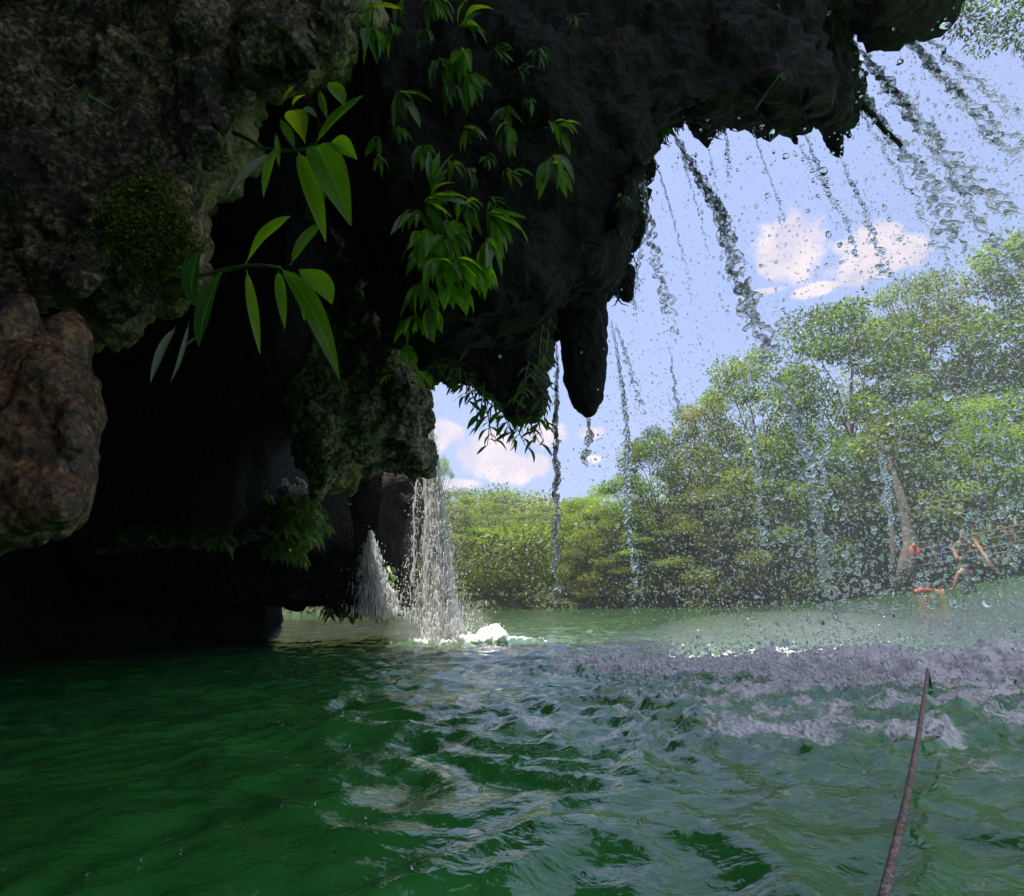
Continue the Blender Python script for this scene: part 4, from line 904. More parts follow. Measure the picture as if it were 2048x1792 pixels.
# ------------------------------------------------------------------ falling water
def stream(name, label, pts, D, r_px, strands=2, spread=1.0, breaks=.75, matl='glass', drops=60, seed=1, D2=None, grow=1.0, group='water streams falling from the roof'):
    """twisting strands that thicken, pinch and break into beads"""
    rr = random.Random(seed); D2 = D if D2 is None else D2; n = len(pts); mb = MB(); mb2 = MB()
    base = [U(x, y, D + (D2 - D) * i / (n - 1)) for i, (x, y) in enumerate(pts)]
    L_ = [0]
    for i in range(n - 1): L_.append(L_[-1] + (base[i + 1] - base[i]).length)
    def at(s):
        for i in range(n - 1):
            if s <= L_[i + 1]:
                t = (s - L_[i]) / (L_[i + 1] - L_[i]); return base[i].lerp(base[i + 1], t)
        return base[-1]
    tot = L_[-1]; r0 = r_px * pxs(D); o3 = base[0]
    for k in range(strands):
        ph = [rr.uniform(0, 6.3) for _ in range(6)]; s = 0; seg = []; step = r0 * .55
        end = tot * rr.uniform(.85, 1)
        while s < end:
            f = s / tot; off = Vector((math.sin(s / r0 * .35 + ph[0]) + .6 * math.sin(s / r0 * .9 + ph[1]), math.cos(s / r0 * .41 + ph[2]), 0)) * r0 * spread * (.35 + f * grow)
            rad = r0 * min(1, .22 + f * 3.0) * (.55 + .28 * math.sin(s / r0 * .8 + ph[3]) + .22 * math.sin(s / r0 * 1.9 + ph[4])) * rr.uniform(.75, 1.25)
            seg.append((at(s) + off + Vector((rr.uniform(-1, 1), rr.uniform(-1, 1), 0)) * r0 * .18, max(rad, r0 * .12))); s += step
            if f > breaks * rr.uniform(.6, 1.2) and rr.random() < .22 and len(seg) > 3:
                mb.tube(rel([tuple(q[0]) for q in seg], o3), [seg[0][1] * .3] + [q[1] for q in seg[1:-1]] + [seg[-1][1] * .3], 8); seg = []; s += step * rr.uniform(2, 6)
        if len(seg) > 3: mb.tube(rel([tuple(q[0]) for q in seg], o3), [seg[0][1] * .3] + [q[1] for q in seg[1:-1]] + [seg[-1][1] * .3], 8)
    for k in range(drops):
        s = tot * rr.random() ** .7; rd = r0 * rr.uniform(.12, .55)
        c = at(s) + Vector((rr.gauss(0, 1), rr.gauss(0, 1), 0)) * r0 * (1.2 + 2.2 * s / tot) * spread
        mb2.blob(tuple(c - o3), (rd, rd, rd * rr.uniform(.8, 1.7)), 8, 6)
    root = thing(name, label, 'water stream', o3, group)
    obj('water_strand', mb.mesh('water_strand', M[matl]), root)['kind'] = 'stuff'; obj('water_bead', mb2.mesh('water_bead', M[matl]), root)['kind'] = 'stuff'; return root
ST = [
 ([(1278, 300), (1290, 420), (1312, 520), (1336, 620), (1346, 675)], 2.85, 8, 3, 1.3, .5, 'broken water strands falling along the roof edge beside the sky', 90, 2.8),
 ([(1282, 300), (1286, 380), (1284, 480), (1272, 560), (1268, 640)], 2.9, 5, 3, 1.2, .6, 'thin water film clinging to the roof edge', 40, 2.9),
 ([(1418, 302), (1428, 345), (1436, 390)], 2.85, 4, 1, .8, .4, 'short dribble from the first roof fang', 12, 2.8),
 ([(1452, 258), (1456, 310), (1460, 370)], 2.85, 5, 2, .8, .6, 'short straight stream right of the first roof fang', 14, 2.8),
 ([(1596, 288), (1620, 325), (1645, 372)], 2.85, 4, 1, .8, .5, 'thin dribble from the middle roof fang', 14, 2.75),
 ([(1610, 268), (1635, 330), (1660, 395), (1690, 430), (1705, 475), (1712, 530)], 2.8, 6, 2, .8, .5, 'twisting stream passing left of the right cloud top', 40, 2.6),
 ([(1680, 310), (1700, 360), (1722, 400), (1745, 470), (1775, 540), (1790, 570)], 2.8, 6, 2, 1.0, .5, 'twisting stream from the longest moss fang across the right cloud', 50, 2.5),
 ([(1804, 295), (1830, 325), (1855, 350), (1880, 395)], 2.8, 5, 1, .8, .5, 'thin stream off the tip of the spear shaped root', 16, 2.6),
 ([(1690, 70), (1760, 150), (1830, 235), (1890, 310), (1960, 380), (2060, 450)], 2.6, 10, 5, 1.5, .6, 'wide braided sheet of water arching right from the roof notch', 160, 2.1),
 ([(1770, 45), (1830, 95), (1900, 170), (1970, 240), (2060, 330)], 2.6, 10, 5, 1.5, .6, 'upper braided sheet of water crossing the top right sky', 140, 2.1),
 ([(1690, 120), (1740, 210), (1800, 300), (1850, 345), (1890, 430), (1930, 520)], 2.7, 8, 4, 1.6, .5, 'ragged sheet of water right behind the spear shaped root', 110, 2.3),
 ([(1352, 275), (1392, 345), (1438, 420), (1460, 500), (1482, 570), (1510, 640), (1540, 710), (1570, 780)], 2.6, 12, 4, 1.1, .7, 'upper part of the thick splash column falling before the bright trees', 110, 2.3),
 ([(1560, 760), (1590, 830), (1612, 900), (1625, 980), (1640, 1060), (1650, 1130), (1652, 1215)], 2.3, 11, 3, 1.0, .35, 'lower broken part of the thick splash column above the froth', 120, 2.1),
 ([(1114, 690), (1114, 760), (1111, 850), (1113, 950), (1112, 1060), (1110, 1150), (1112, 1225)], 2.95, 7, 3, .7, .85, 'straight thin stream just left of the blunt stalactite', 60, 2.95),
 ([(1176, 836), (1180, 870), (1174, 905), (1170, 935)], 2.85, 7, 3, .9, .5, 'short dribble off the tip of the blunt stalactite', 26, 2.85),
 ([(1222, 640), (1238, 730), (1252, 830), (1256, 900), (1253, 965), (1256, 1060), (1268, 1120), (1276, 1225)], 2.85, 6, 2, .8, .75, 'long wavering stream right of the blunt stalactite', 60, 2.8),
 ([(1232, 650), (1255, 720), (1275, 790), (1290, 830)], 2.85, 4, 2, 1.2, .4, 'faint broken stream just right of the long wavering stream', 40, 2.75),
 ([(1300, 290), (1330, 380), (1350, 450), (1378, 560), (1385, 640)], 2.8, 3, 1, .8, .5, 'faint thread of water left of the thick splash column', 24, 2.7),
 ([(1350, 262), (1372, 340), (1400, 430), (1420, 520)], 2.8, 3, 1, .8, .5, 'faint thread of water from the left end of the lip', 20, 2.7),
 ([(1500, 245), (1530, 330), (1560, 410), (1580, 480)], 2.8, 3, 1, .8, .45, 'faint thread of water falling onto the left cloud', 24, 2.6),
 ([(1705, 200), (1770, 300), (1830, 400), (1880, 500), (1915, 600)], 2.6, 6, 2, 1.4, .5, 'ragged thread of water between the spear root and the wide sheet', 70, 2.2),
 ([(1840, 60), (1910, 130), (1985, 190), (2070, 250)], 2.5, 7, 3, 1.5, .6, 'topmost braided strands crossing the top right corner branch', 90, 2.1),
 ([(1870, 300), (1930, 400), (1980, 480), (2040, 560)], 2.3, 8, 3, 1.6, .5, 'low ragged sheet of water before the tallest tree', 110, 2.0),
 ([(1640, 820), (1650, 900), (1640, 980)], 2.2, 8, 2, 1.2, .3, 'loose clot of water right of the broken splash column', 40, 2.1),
 ([(1340, 700), (1352, 800), (1370, 900), (1380, 980)], 2.6, 4, 2, 1.2, .3, 'broken thread of water before the stepping down olive tree', 50, 2.5),
 ([(1500, 830), (1515, 930), (1520, 1030), (1530, 1120)], 2.4, 5, 2, 1.4, .3, 'broken thread of water left of the broken splash column', 60, 2.2),
 ([(1760, 900), (1775, 1000), (1780, 1090)], 2.1, 6, 2, 1.4, .3, 'broken clots of water before the leaning pale trunk', 50, 2.0),
]
for i, (p_, D, rp, ns, sp, br, lab, nd, d2) in enumerate(ST):
    D = D * .80 if D > 2.2 else D; d2 = d2 * .80 if d2 > 2.2 else d2
    if rp >= 7: rp *= .62; ns = int(ns * 1.7) + 1; sp *= 1.5
    else: rp *= .8; ns += 1; br = min(.8, br + .15)
    stream('water_stream', lab, p_, D, rp, ns, sp, br, 'half' if ns >= 5 else 'glass', nd, 50 + i, d2)

# the big fall: aerated strands round a frothy core, at 5 m
def waterfall(name, label, pts, D, seed, ncore=26, droplets=900, strand_r=.010, side=None):
    rr = random.Random(seed); o3 = U(*pts[0][:2], D); root = thing(name, label, 'waterfall', o3); mb = MB()
    n = len(pts); base = [U(x, y, D) for x, y, w_ in pts]; W = [w_ * pxs(D) for x, y, w_ in pts]
    def at(t):
        f = t * (n - 1); i = min(int(f), n - 2); return base[i].lerp(base[i + 1], f - i), W[i] + (W[i + 1] - W[i]) * (f - i)
    for k in range(ncore):
        u = rr.uniform(-1, 1); dpt = rr.uniform(-1, 1) * math.sqrt(max(0, 1 - u * u)); ph = rr.uniform(0, 6.3); t0 = rr.uniform(0, .15); Q = []; Rr = []
        N_ = 46; t1 = rr.uniform(.75, 1)
        for i in range(N_):
            t = t0 + (t1 - t0) * i / (N_ - 1); c, w_ = at(t)
            Q.append(c - o3 + Vector((u * w_ + math.sin(t * 9 + ph) * w_ * .22 + math.sin(t * 31 + ph * 3) * w_ * .10 + rr.gauss(0, 1) * .004, dpt * w_ * .8, 0)))
            Rr.append(strand_r * (.8 + .8 * t) * rr.uniform(.45, 1.5) * (.25 if i in (0, N_ - 1) else 1))
        mb.tube(Q, Rr, 7)
    obj('water_strands', mb.mesh('water_strands', M['fall']), root)['kind'] = 'stuff'
    mb = MB()
    for k in range(int(ncore * 90)):
        t = rr.random() ** .8; c, w_ = at(t); r0 = strand_r * rr.uniform(.28, .8) * (.7 + .6 * t)
        mb.blob(tuple(c - o3 + Vector((rr.gauss(0, .55) * w_, rr.gauss(0, .5) * w_, 0))), (r0, r0, r0 * rr.uniform(2.0, 11.0)), 4, 5)
    obj('aerated_core', mb.mesh('aerated_core', M['fall']), root)['kind'] = 'stuff'
    mb = MB()
    for k in range(droplets):
        t = rr.random() ** .6; c, w_ = at(t); s = rr.gauss(0, 1.0) * w_ * (.85 + .45 * t)
        if side and rr.random() < .75: s = abs(s) * side
        r0 = rr.choice((.0018, .0022, .003, .004, .006)) * rr.uniform(.7, 1.3)
        mb.blob(tuple(c - o3 + Vector((s, rr.gauss(0, 1) * w_, 0))), (r0, r0, r0 * rr.uniform(.9, 1.8)), 5, 4)
    obj('spray', mb.mesh('spray', M['white']), root)['kind'] = 'stuff'; return root
waterfall('waterfall', 'tall white waterfall pouring past the tip of the rock nose', [(852, 775, 7), (856, 850, 8), (862, 920, 13), (867, 1000, 17), (872, 1080, 20), (877, 1160, 24), (884, 1240, 29), (888, 1292, 36)], 5.0, 3, 60, 2600, .0062, 1)
waterfall('waterfall', 'thin beaded veil of water against the dark rock left of the tall fall', [(838, 945, 5), (835, 1000, 8), (833, 1080, 11), (831, 1160, 14), (828, 1240, 18)], 5.1, 4, 2, 420, .0045, -1)
waterfall('waterfall', 'distant white wedge of water in the gap under the dark wall', [(741, 1064, 3), (742, 1090, 9), (744, 1120, 15), (748, 1160, 22), (754, 1200, 30), (760, 1230, 36)], max(4.2, on_surface(ROCKS, 745, 1110)[1].y - .18), 5, 40, 900, .006)

# froth heaps and splash where water lands
def froth(name, spots, voxel, seed, matl='froth'):
    rr = random.Random(seed); mb = MB()
    for (x, y, D, rx, rz, k) in spots:
        c = U(x, y, D); c.z = float(rise(c.x, c.y)) - .01
        for i in range(k):
            f = rr.gauss(0, .5); r0 = rz * rr.uniform(.35, .75) * math.exp(-f * f * .8)
            mb.blob((c.x + f * rx, c.y + rr.gauss(0, .4) * rx * .5, c.z + r0 * rr.uniform(-.1, .8)), (r0 * rr.uniform(.8, 1.5), r0, r0 * rr.uniform(.6, 1.1)), 8, 6)
    me = roughen(remeshed(mb, voxel), [(9, .02, 3, seed, True), (26, .010, 3, seed + 4, True), (70, .004, 2, seed, True)]); me.materials.clear(); me.materials.append(M[matl])
    return tag(obj(name, me), kind='stuff')
froth('foam', [(965, 1290, 5.0, .28, .10, 40), (905, 1290, 5.0, .3, .08, 30), (1050, 1290, 5.1, .3, .035, 22), (800, 1285, 5.2, .3, .03, 20), (985, 1290, 5.0, .1, .16, 6)], .013, 5)
froth('splash_froth', [(1350, 1330, 3.1, .4, .035, 30), (1480, 1330, 3.0, .35, .07, 50), (1600, 1330, 2.9, .3, .10, 60), (1700, 1330, 2.7, .25, .13, 60), (1800, 1330, 2.6, .3, .12, 46), (1930, 1330, 2.4, .28, .14, 50), (2060, 1330, 2.3, .3, .16, 55), (1220, 1330, 3.0, .4, .02, 16), (1700, 1330, 3.3, .5, .07, 40), (1450, 1330, 3.5, .5, .04, 40), (1300, 1310, 3.6, .5, .03, 30), (1600, 1310, 3.6, .4, .06, 40)], .012, 9)
rr = random.Random(21); mb = MB()
for k in range(5500):   # flying flecks of froth
    t = rr.random() ** .75; cx, cy_ = .25 + 2.9 * t, 2.95 - .7 * t + rr.gauss(0, .32); hgt = abs(rr.gauss(0, 1)) * (.035 + .085 * t); r0 = rr.uniform(.0018, .0062) * (1.2 - .5 * min(1, hgt * 4))
    mb.blob((cx, cy_, hgt + .02), (r0 * rr.uniform(.8, 1.8), r0, r0 * rr.uniform(.7, 1.6)), 5, 4)
tag(obj('froth_flecks', mb.mesh('froth_flecks', M['froth'])), kind='stuff')
# ------------------------------------------------------------------ spray drops
def ico(sub):
    bm = bmesh.new(); bmesh.ops.create_icosphere(bm, subdivisions=sub, radius=1.0); bm.verts.ensure_lookup_table()
    V = np.array([v.co[:] for v in bm.verts]); F = np.array([[v.index for v in f.verts] for f in bm.faces]); bm.free(); return V, F
def drops(name, pos, rad, sub, elong, wob, seed, matl):
    r = np.random.default_rng(seed); V, F = ico(sub); n = len(pos); k = len(V)
    ax = unit(n, r); ax[:, 2] = np.abs(ax[:, 2]) + .6; ax /= np.linalg.norm(ax, axis=1)[:, None]
    dots = V @ ax.T                                   # k,n
    W = V[:, None, :] + ax[None] * dots[:, :, None] * (r.random(n) ** 2 * elong)[None, :, None]
    if wob:
        ph = r.uniform(0, 6.3, (n, 3)); fr = r.uniform(1.5, 3.2, (n, 3))
        m_ = 1 + wob * (np.sin(V[:, None, 0] * fr[:, 0] + ph[:, 0]) + np.sin(V[:, None, 1] * fr[:, 1] + ph[:, 1]) + np.sin(V[:, None, 2] * fr[:, 2] + ph[:, 2])); W = W * m_[:, :, None]
    W = W * rad[None, :, None] + pos[None]
    W = W.transpose(1, 0, 2).reshape(-1, 3); FF = (F[None] + (np.arange(n) * k)[:, None, None]).reshape(-1, 3)
    return tag(obj(name, mesh(name, W, FF, M[matl])), kind='stuff')
r = np.random.default_rng(5)
def curtain(n, ylo, yhi, xlo, xhi, bias, zmax=4.6, seed=0):
    x = xlo + (xhi - xlo) * r.random(n) ** bias; y = ylo + (yhi - ylo) * r.random(n); z = zmax * r.random(n) ** 1.25
    return np.stack([x, y, z], 1)
def below_roof(p):   # keep drops out of the rock and in front of the opening
    return p[(p[:, 2] < 1.0 + 1.0 * np.clip(p[:, 1], 0, 3.2)) & (p[:, 0] > .22 * (p[:, 1] - 1.2))]
P = below_roof(curtain(25000, 1.9, 3.2, .2, 4.2, .62)); drops('spray_droplets', P, .0021 + .0030 * r.random(len(P)) ** 2, 1, .5, 0, 1, 'glass')
P = below_roof(curtain(7000, 1.6, 2.9, .4, 3.8, .6, 3.8)); k_ = len(P) * 2 // 3; drops('spray_drops', P[:k_], .0028 + .002 * r.random(k_), 1, .7, 0, 2, 'glass'); drops('large_spray_drops', P[k_:], .0035 + .0048 * r.random(len(P) - k_) ** 2, 2, .7, .08, 12, 'glass')
P = below_roof(curtain(1100, 1.3, 2.5, .8, 3.0, .6, 3.0)); drops('spray_blobs', P, .004 + .0075 * r.random(len(P)) ** 2, 2, .6, .24, 3, 'glass')
# thick spray of small bright drops low before the trees
n = 11000; P = np.stack([.45 + 2.7 * r.random(n) ** .8, 2.1 + 1.3 * r.random(n), .10 + 1.35 * r.random(n) ** 1.5], 1); drops('splash_droplets', P, .002 + .0028 * r.random(n) ** 2, 1, .8, .05, 4, 'half')
n = 420; P = np.stack([.7 + 2.0 * r.random(n) ** .8, 1.7 + 1.0 * r.random(n), .15 + .9 * r.random(n) ** 1.4], 1); drops('splash_blobs', P, .004 + .007 * r.random(n) ** 2, 2, .8, .26, 5, 'half')
n = 1500; P = np.stack([-.25 + 1.3 * r.random(n), 3.6 + 1.2 * r.random(n), .2 + 1.6 * r.random(n)], 1); drops('fine_droplets', P, .002 + .0018 * r.random(n) ** 2, 1, .5, 0, 6, 'glass')
# a few free drops over the dark side
Pt = [(1190, 257, 1.5), (1000, 713, 1.6), (1163, 705, 1.7), (590, 970, 2.2), (700, 1008, 2.2), (668, 960, 2.3), (738, 1053, 2.5), (580, 1100, 2.4), (302, 1075, 2.0), (1440, 55, 1.6), (1420, 40, 1.7), (1462, 70, 1.6), (1390, 45, 1.7), (1480, 30, 1.5), (1452, 195, 1.8), (620, 1130, 2.4), (480, 400, 1.4), (1030, 210, 1.9)]
P = np.array([tuple(U(*q)) for q in Pt]); drops('stray_drops', P, np.array([.008, .006, .004, .004, .005, .005, .004, .005, .003, .004, .004, .005, .004, .004, .003, .003, .003, .003]) * .8, 3, .4, .05, 7, 'white')

# ------------------------------------------------------------------ braided rope
cl = [U(1740, 1900, .60), U(1767, 1792, .66), U(1792, 1690, .78), U(1815, 1590, .95), U(1832, 1500, 1.15), U(1845, 1420, 1.42), U(1855, 1350, 1.78), U(1858, 1338, 2.15)]
cl[-1].z = .02
def cat(P, m):
    out = []
    for i in range(len(P) - 1):
        p0, p1, p2, p3 = P[max(i - 1, 0)], P[i], P[i + 1], P[min(i + 2, len(P) - 1)]
        for k in range(m):
            t = k / m; out.append(.5 * ((2 * p1) + (p2 - p0) * t + (2 * p0 - 5 * p1 + 4 * p2 - p3) * t * t + (3 * p1 - 3 * p2 + p3 - p0) * t ** 3))
    out.append(P[-1]); return out
cl[-1] = U(1856, 1344, 1.95); cl.append(U(1857, 1346, 2.25)); cl[-1].z = -.02; C = cat(cl, 60)
m, nt, out = mat('rope_fibre'); p = N(nt, 'ShaderNodeBsdfPrincipled', Roughness=.7); M['rope'] = m
at = N(nt, 'ShaderNodeAttribute', attribute_name='tint'); L(nt, ramp(nt, at.outputs['Fac'], [(.0, (.10, .065, .055)), (.45, (.30, .21, .175)), (.7, (.52, .42, .37)), (.9, (.30, .10, .06)), (.955, (.05, .09, .25)), (1, (.45, .28, .06))]), p.inputs['Base Color'])
g = N(nt, 'ShaderNodeTexCoord'); n = N(nt, 'ShaderNodeTexNoise', Scale=900.0, Detail=2.0); L(nt, g.outputs['Object'], n.inputs['Vector']); L(nt, bump(nt, n.outputs['Fac'], .4, .0006), p.inputs['Normal']); L(nt, p.outputs[0], out.inputs[0])
# arc-length resample
acc = [0.0]
for i in range(len(C) - 1): acc.append(acc[-1] + (C[i + 1] - C[i]).length)
def cat_at(s):
    import bisect
    i = min(max(bisect.bisect_right(acc, s) - 1, 0), len(C) - 2); t = (s - acc[i]) / max(acc[i + 1] - acc[i], 1e-9); return C[i].lerp(C[i + 1], t), (C[i + 1] - C[i]).normalized()
RR, pitch, ns = .0034, .036, 6; o3 = C[0].copy(); V = []; F = []; T = []; rr = random.Random(3); tot = acc[-1]
for dirn in (1, -1):
    for k in range(ns):
        N_ = int(tot / pitch * 18); prev = None; tint = rr.random() * .7
        for i in range(N_ + 1):
            s = tot * i / N_; c, t = cat_at(s); a = Vector((0, 0, 1)).cross(t).normalized(); b = t.cross(a)
            th = dirn * 2 * math.pi * s / pitch + 2 * math.pi * k / ns + (math.pi / ns if dirn < 0 else 0)
            wv = .0010 * math.sin(2 * math.pi * s / pitch * ns * 1.0 + k * math.pi + (math.pi if dirn < 0 else 0))
            rad = a * math.cos(th) + b * math.sin(th); pc = c + rad * (RR + wv); tang = (t * pitch + (a * -math.sin(th) + b * math.cos(th)) * dirn * 2 * math.pi * RR).normalized(); sd = rad.cross(tang)
            if i % 9 == 0: tint = min(1, max(0, rr.gauss(.45, .16))) if rr.random() > .07 else rr.uniform(.86, 1)
            ring = len(V)
            for q in range(5):
                an = 2 * math.pi * q / 5; V.append(tuple(pc - o3 + sd * math.cos(an) * .0014 + rad * math.sin(an) * .0009)); T.append(tint)
            if prev is not None:
                for q in range(5): F.append((prev + q, prev + (q + 1) % 5, ring + (q + 1) % 5, ring + q))
            prev = ring
me = mesh('rope', V, F, M['rope']); attr(me, 'tint', T)
tag(obj('rope', me, None, o3), 'taut braided rope running out of the picture into the froth at right', 'rope')

# ------------------------------------------------------------------ railing, swimmers and floats by the far bank
M['bamboo'] = plain('weathered_bamboo', (.06, .045, .03), .7, .35, 8); M['pole'] = plain('orange_pole', (.13, .055, .022), .6, .3, 8); M['wood'] = plain('dark_boards', (.12, .085, .055), .85, .35, 5)
M['skin'] = plain('skin', (.21, .115, .075), .5, .08); M['hair'] = plain('black_hair', (.012, .010, .010), .5); M['shirt_black'] = plain('black_shirt', (.02, .02, .025), .6); M['shirt_blue'] = plain('blue_shirt', (.02, .04, .22), .7)
M['shirt_red'] = plain('red_shirt', (.22, .02, .03), .7); M['vest'] = plain('orange_vest', (.42, .055, .012), .55, .12); M['shorts'] = plain('dark_shorts', (.02, .03, .09), .7); M['strap'] = plain('grey_strap', (.35, .33, .3), .6)
DR = 16.0
root = thing('bamboo_railing', 'weathered bamboo railing of rails and posts on the far bank', 'railing', U(1830, 1150, DR)); o3 = Vector(root.location)
def pole(p0, p1, r0, mk, name, parent, o3, D0=DR, D1=DR):
    mb = MB(); a, e = U(*p0, D0), U(*p1, D1); mb.tube(rel([tuple(a), tuple(a.lerp(e, .33) + Vector((0, 0, .01))), tuple(a.lerp(e, .66)), tuple(e)], o3), [r0, r0 * .97, r0 * 1.03, r0 * .95], 8)
    return obj(name, mb.mesh(name, M[mk]), parent)
for a, e in [((1822, 1104), (1892, 1089)), ((1820, 1120), (1930, 1098)), ((1820, 1135), (1935, 1116)), ((1920, 1076), (2060, 1046)), ((1920, 1092), (2060, 1060)), ((1925, 1107), (2060, 1078)), ((1925, 1122), (2060, 1094))]:
    pole(a, e, .030, 'bamboo', 'rail', root, o3)
for x, y0, y1 in [(1822, 1095, 1160), (1862, 1092, 1150), (1903, 1080, 1150), (1922, 1060, 1148), (1980, 1050, 1136), (2030, 1035, 1125)]:
    pole((x, y0), (x, y1), .036, 'bamboo', 'post', root, o3, DR + .03, DR + .03)
root = thing('slanted_pole', 'orange brown bamboo pole leaning from the railing into the water behind the swimmer', 'pole', U(1930, 1155, 15.2)); pole((1902, 1090), (1934, 1160), .055, 'pole', 'pole_shaft', root, Vector(root.location), 15.9, 15.0); pole((1902, 1090), (1904, 1095), .065, 'wood', 'lashing', root, Vector(root.location), 15.88, 15.88)
root = thing('slanted_pole', 'second leaning pole farther right along the railing', 'pole', U(1985, 1140, 15.3)); pole((1948, 1080), (1988, 1140), .055, 'pole', 'pole_shaft', root, Vector(root.location), 15.9, 15.3); pole((1948, 1080), (1950, 1085), .065, 'wood', 'lashing', root, Vector(root.location), 15.88, 15.88)
mb = MB()
root = thing('plank_deck', 'dark plank deck behind the bamboo railing', 'deck', U(1940, 1135, 16.8)); o3 = Vector(root.location)
for i in range(14):
    c = U(1835 + i * 17, 1146 - i * 3.1, 16.9); mb = MB(); mb.box(tuple(c - o3), (.115, .8, .03)); obj('plank', mb.mesh('plank', M['wood'], False), root)

def skin_body(joints, edges, rad, root, o3, m_, name='body'):
    bm = bmesh.new(); vs = [bm.verts.new(Vector(j)) for j in joints]
    for a, e in edges: bm.edges.new((vs[a], vs[e]))
    me = bpy.data.meshes.new(name); bm.to_mesh(me); bm.free(); o = bpy.data.objects.new(name, me); COL.objects.link(o)
    md = o.modifiers.new('s', 'SKIN'); sd = o.modifiers.new('d', 'SUBSURF'); sd.levels = 2; sd.render_levels = 2
    for i, v in enumerate(me.skin_vertices[0].data): v.radius = (rad[i], rad[i] * .85); v.use_root = (i == 0)
    dg = bpy.context.evaluated_depsgraph_get(); m2 = bpy.data.meshes.new_from_object(o.evaluated_get(dg)); bpy.data.objects.remove(o)
    m2.materials.clear(); m2.materials.append(m_); m2.polygons.foreach_set('use_smooth', np.ones(len(m2.polygons), bool)); m2.name = name
    return obj(name, m2, root)
def person(label, at_, face, arms, top='shirt_black', vest=False, standing=False, cap='hair', scale=1.0, lean=0.0, seed=0):
    """at_: hip-line point (waterline for a swimmer); face: heading in radians"""
    root = thing('person', label, 'person', at_); root.rotation_euler.z = face; root.scale = (scale * .85,) * 3; root.location.z -= 0 if standing else .14
    J = [(0, 0, 0), (0, .02, .22), (0, lean * .5, .40), (0, lean, .50), (0, lean + .02, .60), (0, lean + .03, .72)]
    E = [(0, 1), (1, 2), (2, 3), (3, 4), (4, 5)]; Rd = [.15, .13, .15, .065, .085, .09]
    for sgn, (ex, ey, ez, hx, hy, hz) in zip((-1, 1), arms):
        k = len(J); J += [(sgn * .17, lean * .5, .42), (sgn * ex, ey, ez), (sgn * hx, hy, hz), (sgn * (hx + .02), hy + .09, hz)]; E += [(2, k), (k, k + 1), (k + 1, k + 2), (k + 2, k + 3)]; Rd += [.065, .045, .034, .03]
    if standing:
        for sgn in (-1, 1):
            k = len(J); J += [(sgn * .10, 0, -.10), (sgn * .11, .03, -.46), (sgn * .11, -.02, -.86), (sgn * .11, .13, -.90)]; E += [(0, k), (k, k + 1), (k + 1, k + 2), (k + 2, k + 3)]; Rd += [.10, .065, .045, .04]
    skin_body(J, E, Rd, root, None, M['skin'])
    hd = (0, lean + .03, .68)
    mb = MB(); mb.blob((hd[0], hd[1] - .015, hd[2] + .035), (.098, .112, .105), 12, 8); obj('cap' if cap != 'hair' else 'hair', mb.mesh('hair', M[cap]), root)
    mb = MB(); rows = [(-.04, .165, .135), (.12, .15, .13), (.28, .175, .145), (.40, .195, .13), (.47, .12, .09)]; V = []; F = []
    for z, a, b_ in rows:
        for k in range(12): th = 2 * math.pi * k / 12; V.append((math.cos(th) * a, math.sin(th) * b_ + lean * max(0, z) , z))
    for i in range(len(rows) - 1):
        for k in range(12): F.append((i * 12 + k, i * 12 + (k + 1) % 12, (i + 1) * 12 + (k + 1) % 12, (i + 1) * 12 + k))
    mb.add(V, F); obj('shirt', mb.mesh('shirt', M[top]), root)
    if vest:
        mb = MB(); V = [(x * 1.14, y * 1.2, z) for x, y, z in V if True]
        mb.add(V[12:], F[:-12]); obj('life_vest', mb.mesh('life_vest', M['vest']), root)
        for sgn in (-1, 1): mb = MB(); mb.blob((sgn * .09, .10 + lean * .4, .42), (.07, .07, .1), 8, 6); obj('vest_collar', mb.mesh('vest_collar', M['vest']), root)
    if standing:
        mb = MB()
        for sgn in (-1, 1): mb.tube([(sgn * .08, 0, .02), (sgn * .11, .01, -.22), (sgn * .11, .03, -.45)], [.13, .105, .095], 9)
        obj('shorts', mb.mesh('shorts', M['shorts']), root)
    return root
ARM_OUT = [(.34, .08, .24, .45, .28, .12), (.34, .08, .24, .45, .28, .12)]
ARM_IN = [(.24, .06, .22, .26, .16, .02), (.24, .06, .22, .26, .16, .02)]
ARM_FWD = [(.26, .20, .25, .22, .45, .20), (.26, .20, .25, .22, .45, .20)]
ARM_UP = [(.30, .10, .30, .42, .30, .42), (.28, .05, .22, .30, .26, .14)]
p0 = on_water(1938, 1186); p0.z += .22; person('swimmer with dark cap and black top standing chest deep seen from behind', p0, 0.2, ARM_IN, 'shirt_black', False, False, 'shirt_black', 1.2)
p0 = on_water(1925, 1164); p0.z -= .2; person('swimmer in an orange life vest behind the black topped swimmer', p0, -.9, ARM_OUT, 'shirt_red', True)
p0 = on_water(1838, 1183); p0.z -= .1; person('left of the two bathers leaning on the orange float', p0, 2.6, ARM_FWD, 'strap', False, False, 'hair', .9, .1)
p0 = on_water(1858, 1181); p0.z -= .15; person('right of the two bathers leaning on the orange float', p0, 3.0, ARM_FWD, 'strap', False, False, 'hair', .9, .08)
p0 = on_water(1884, 1180); p0.z -= .26; person('swimmer in orange vest right of the long orange float', p0, 1.2, ARM_OUT, 'shirt_red', True, False, 'hair', .95)
p0 = on_water(1742, 1200); p0.z -= .30; person('lone swimmer in orange vest near the foot of the leaning trunk', p0, -1.2, ARM_FWD, 'shirt_black', True, False, 'hair', .95, .12)
def deck_person(px, py, lab, top, arms, face):
    q = U(px, py, 16.7); person(lab, (q.x, q.y, q.z), face, arms, top, False, True, 'hair', .95)
deck_person(1884, 1116, 'bare armed person in blue standing at the railing with one arm raised', 'shirt_blue', ARM_UP, 2.9)
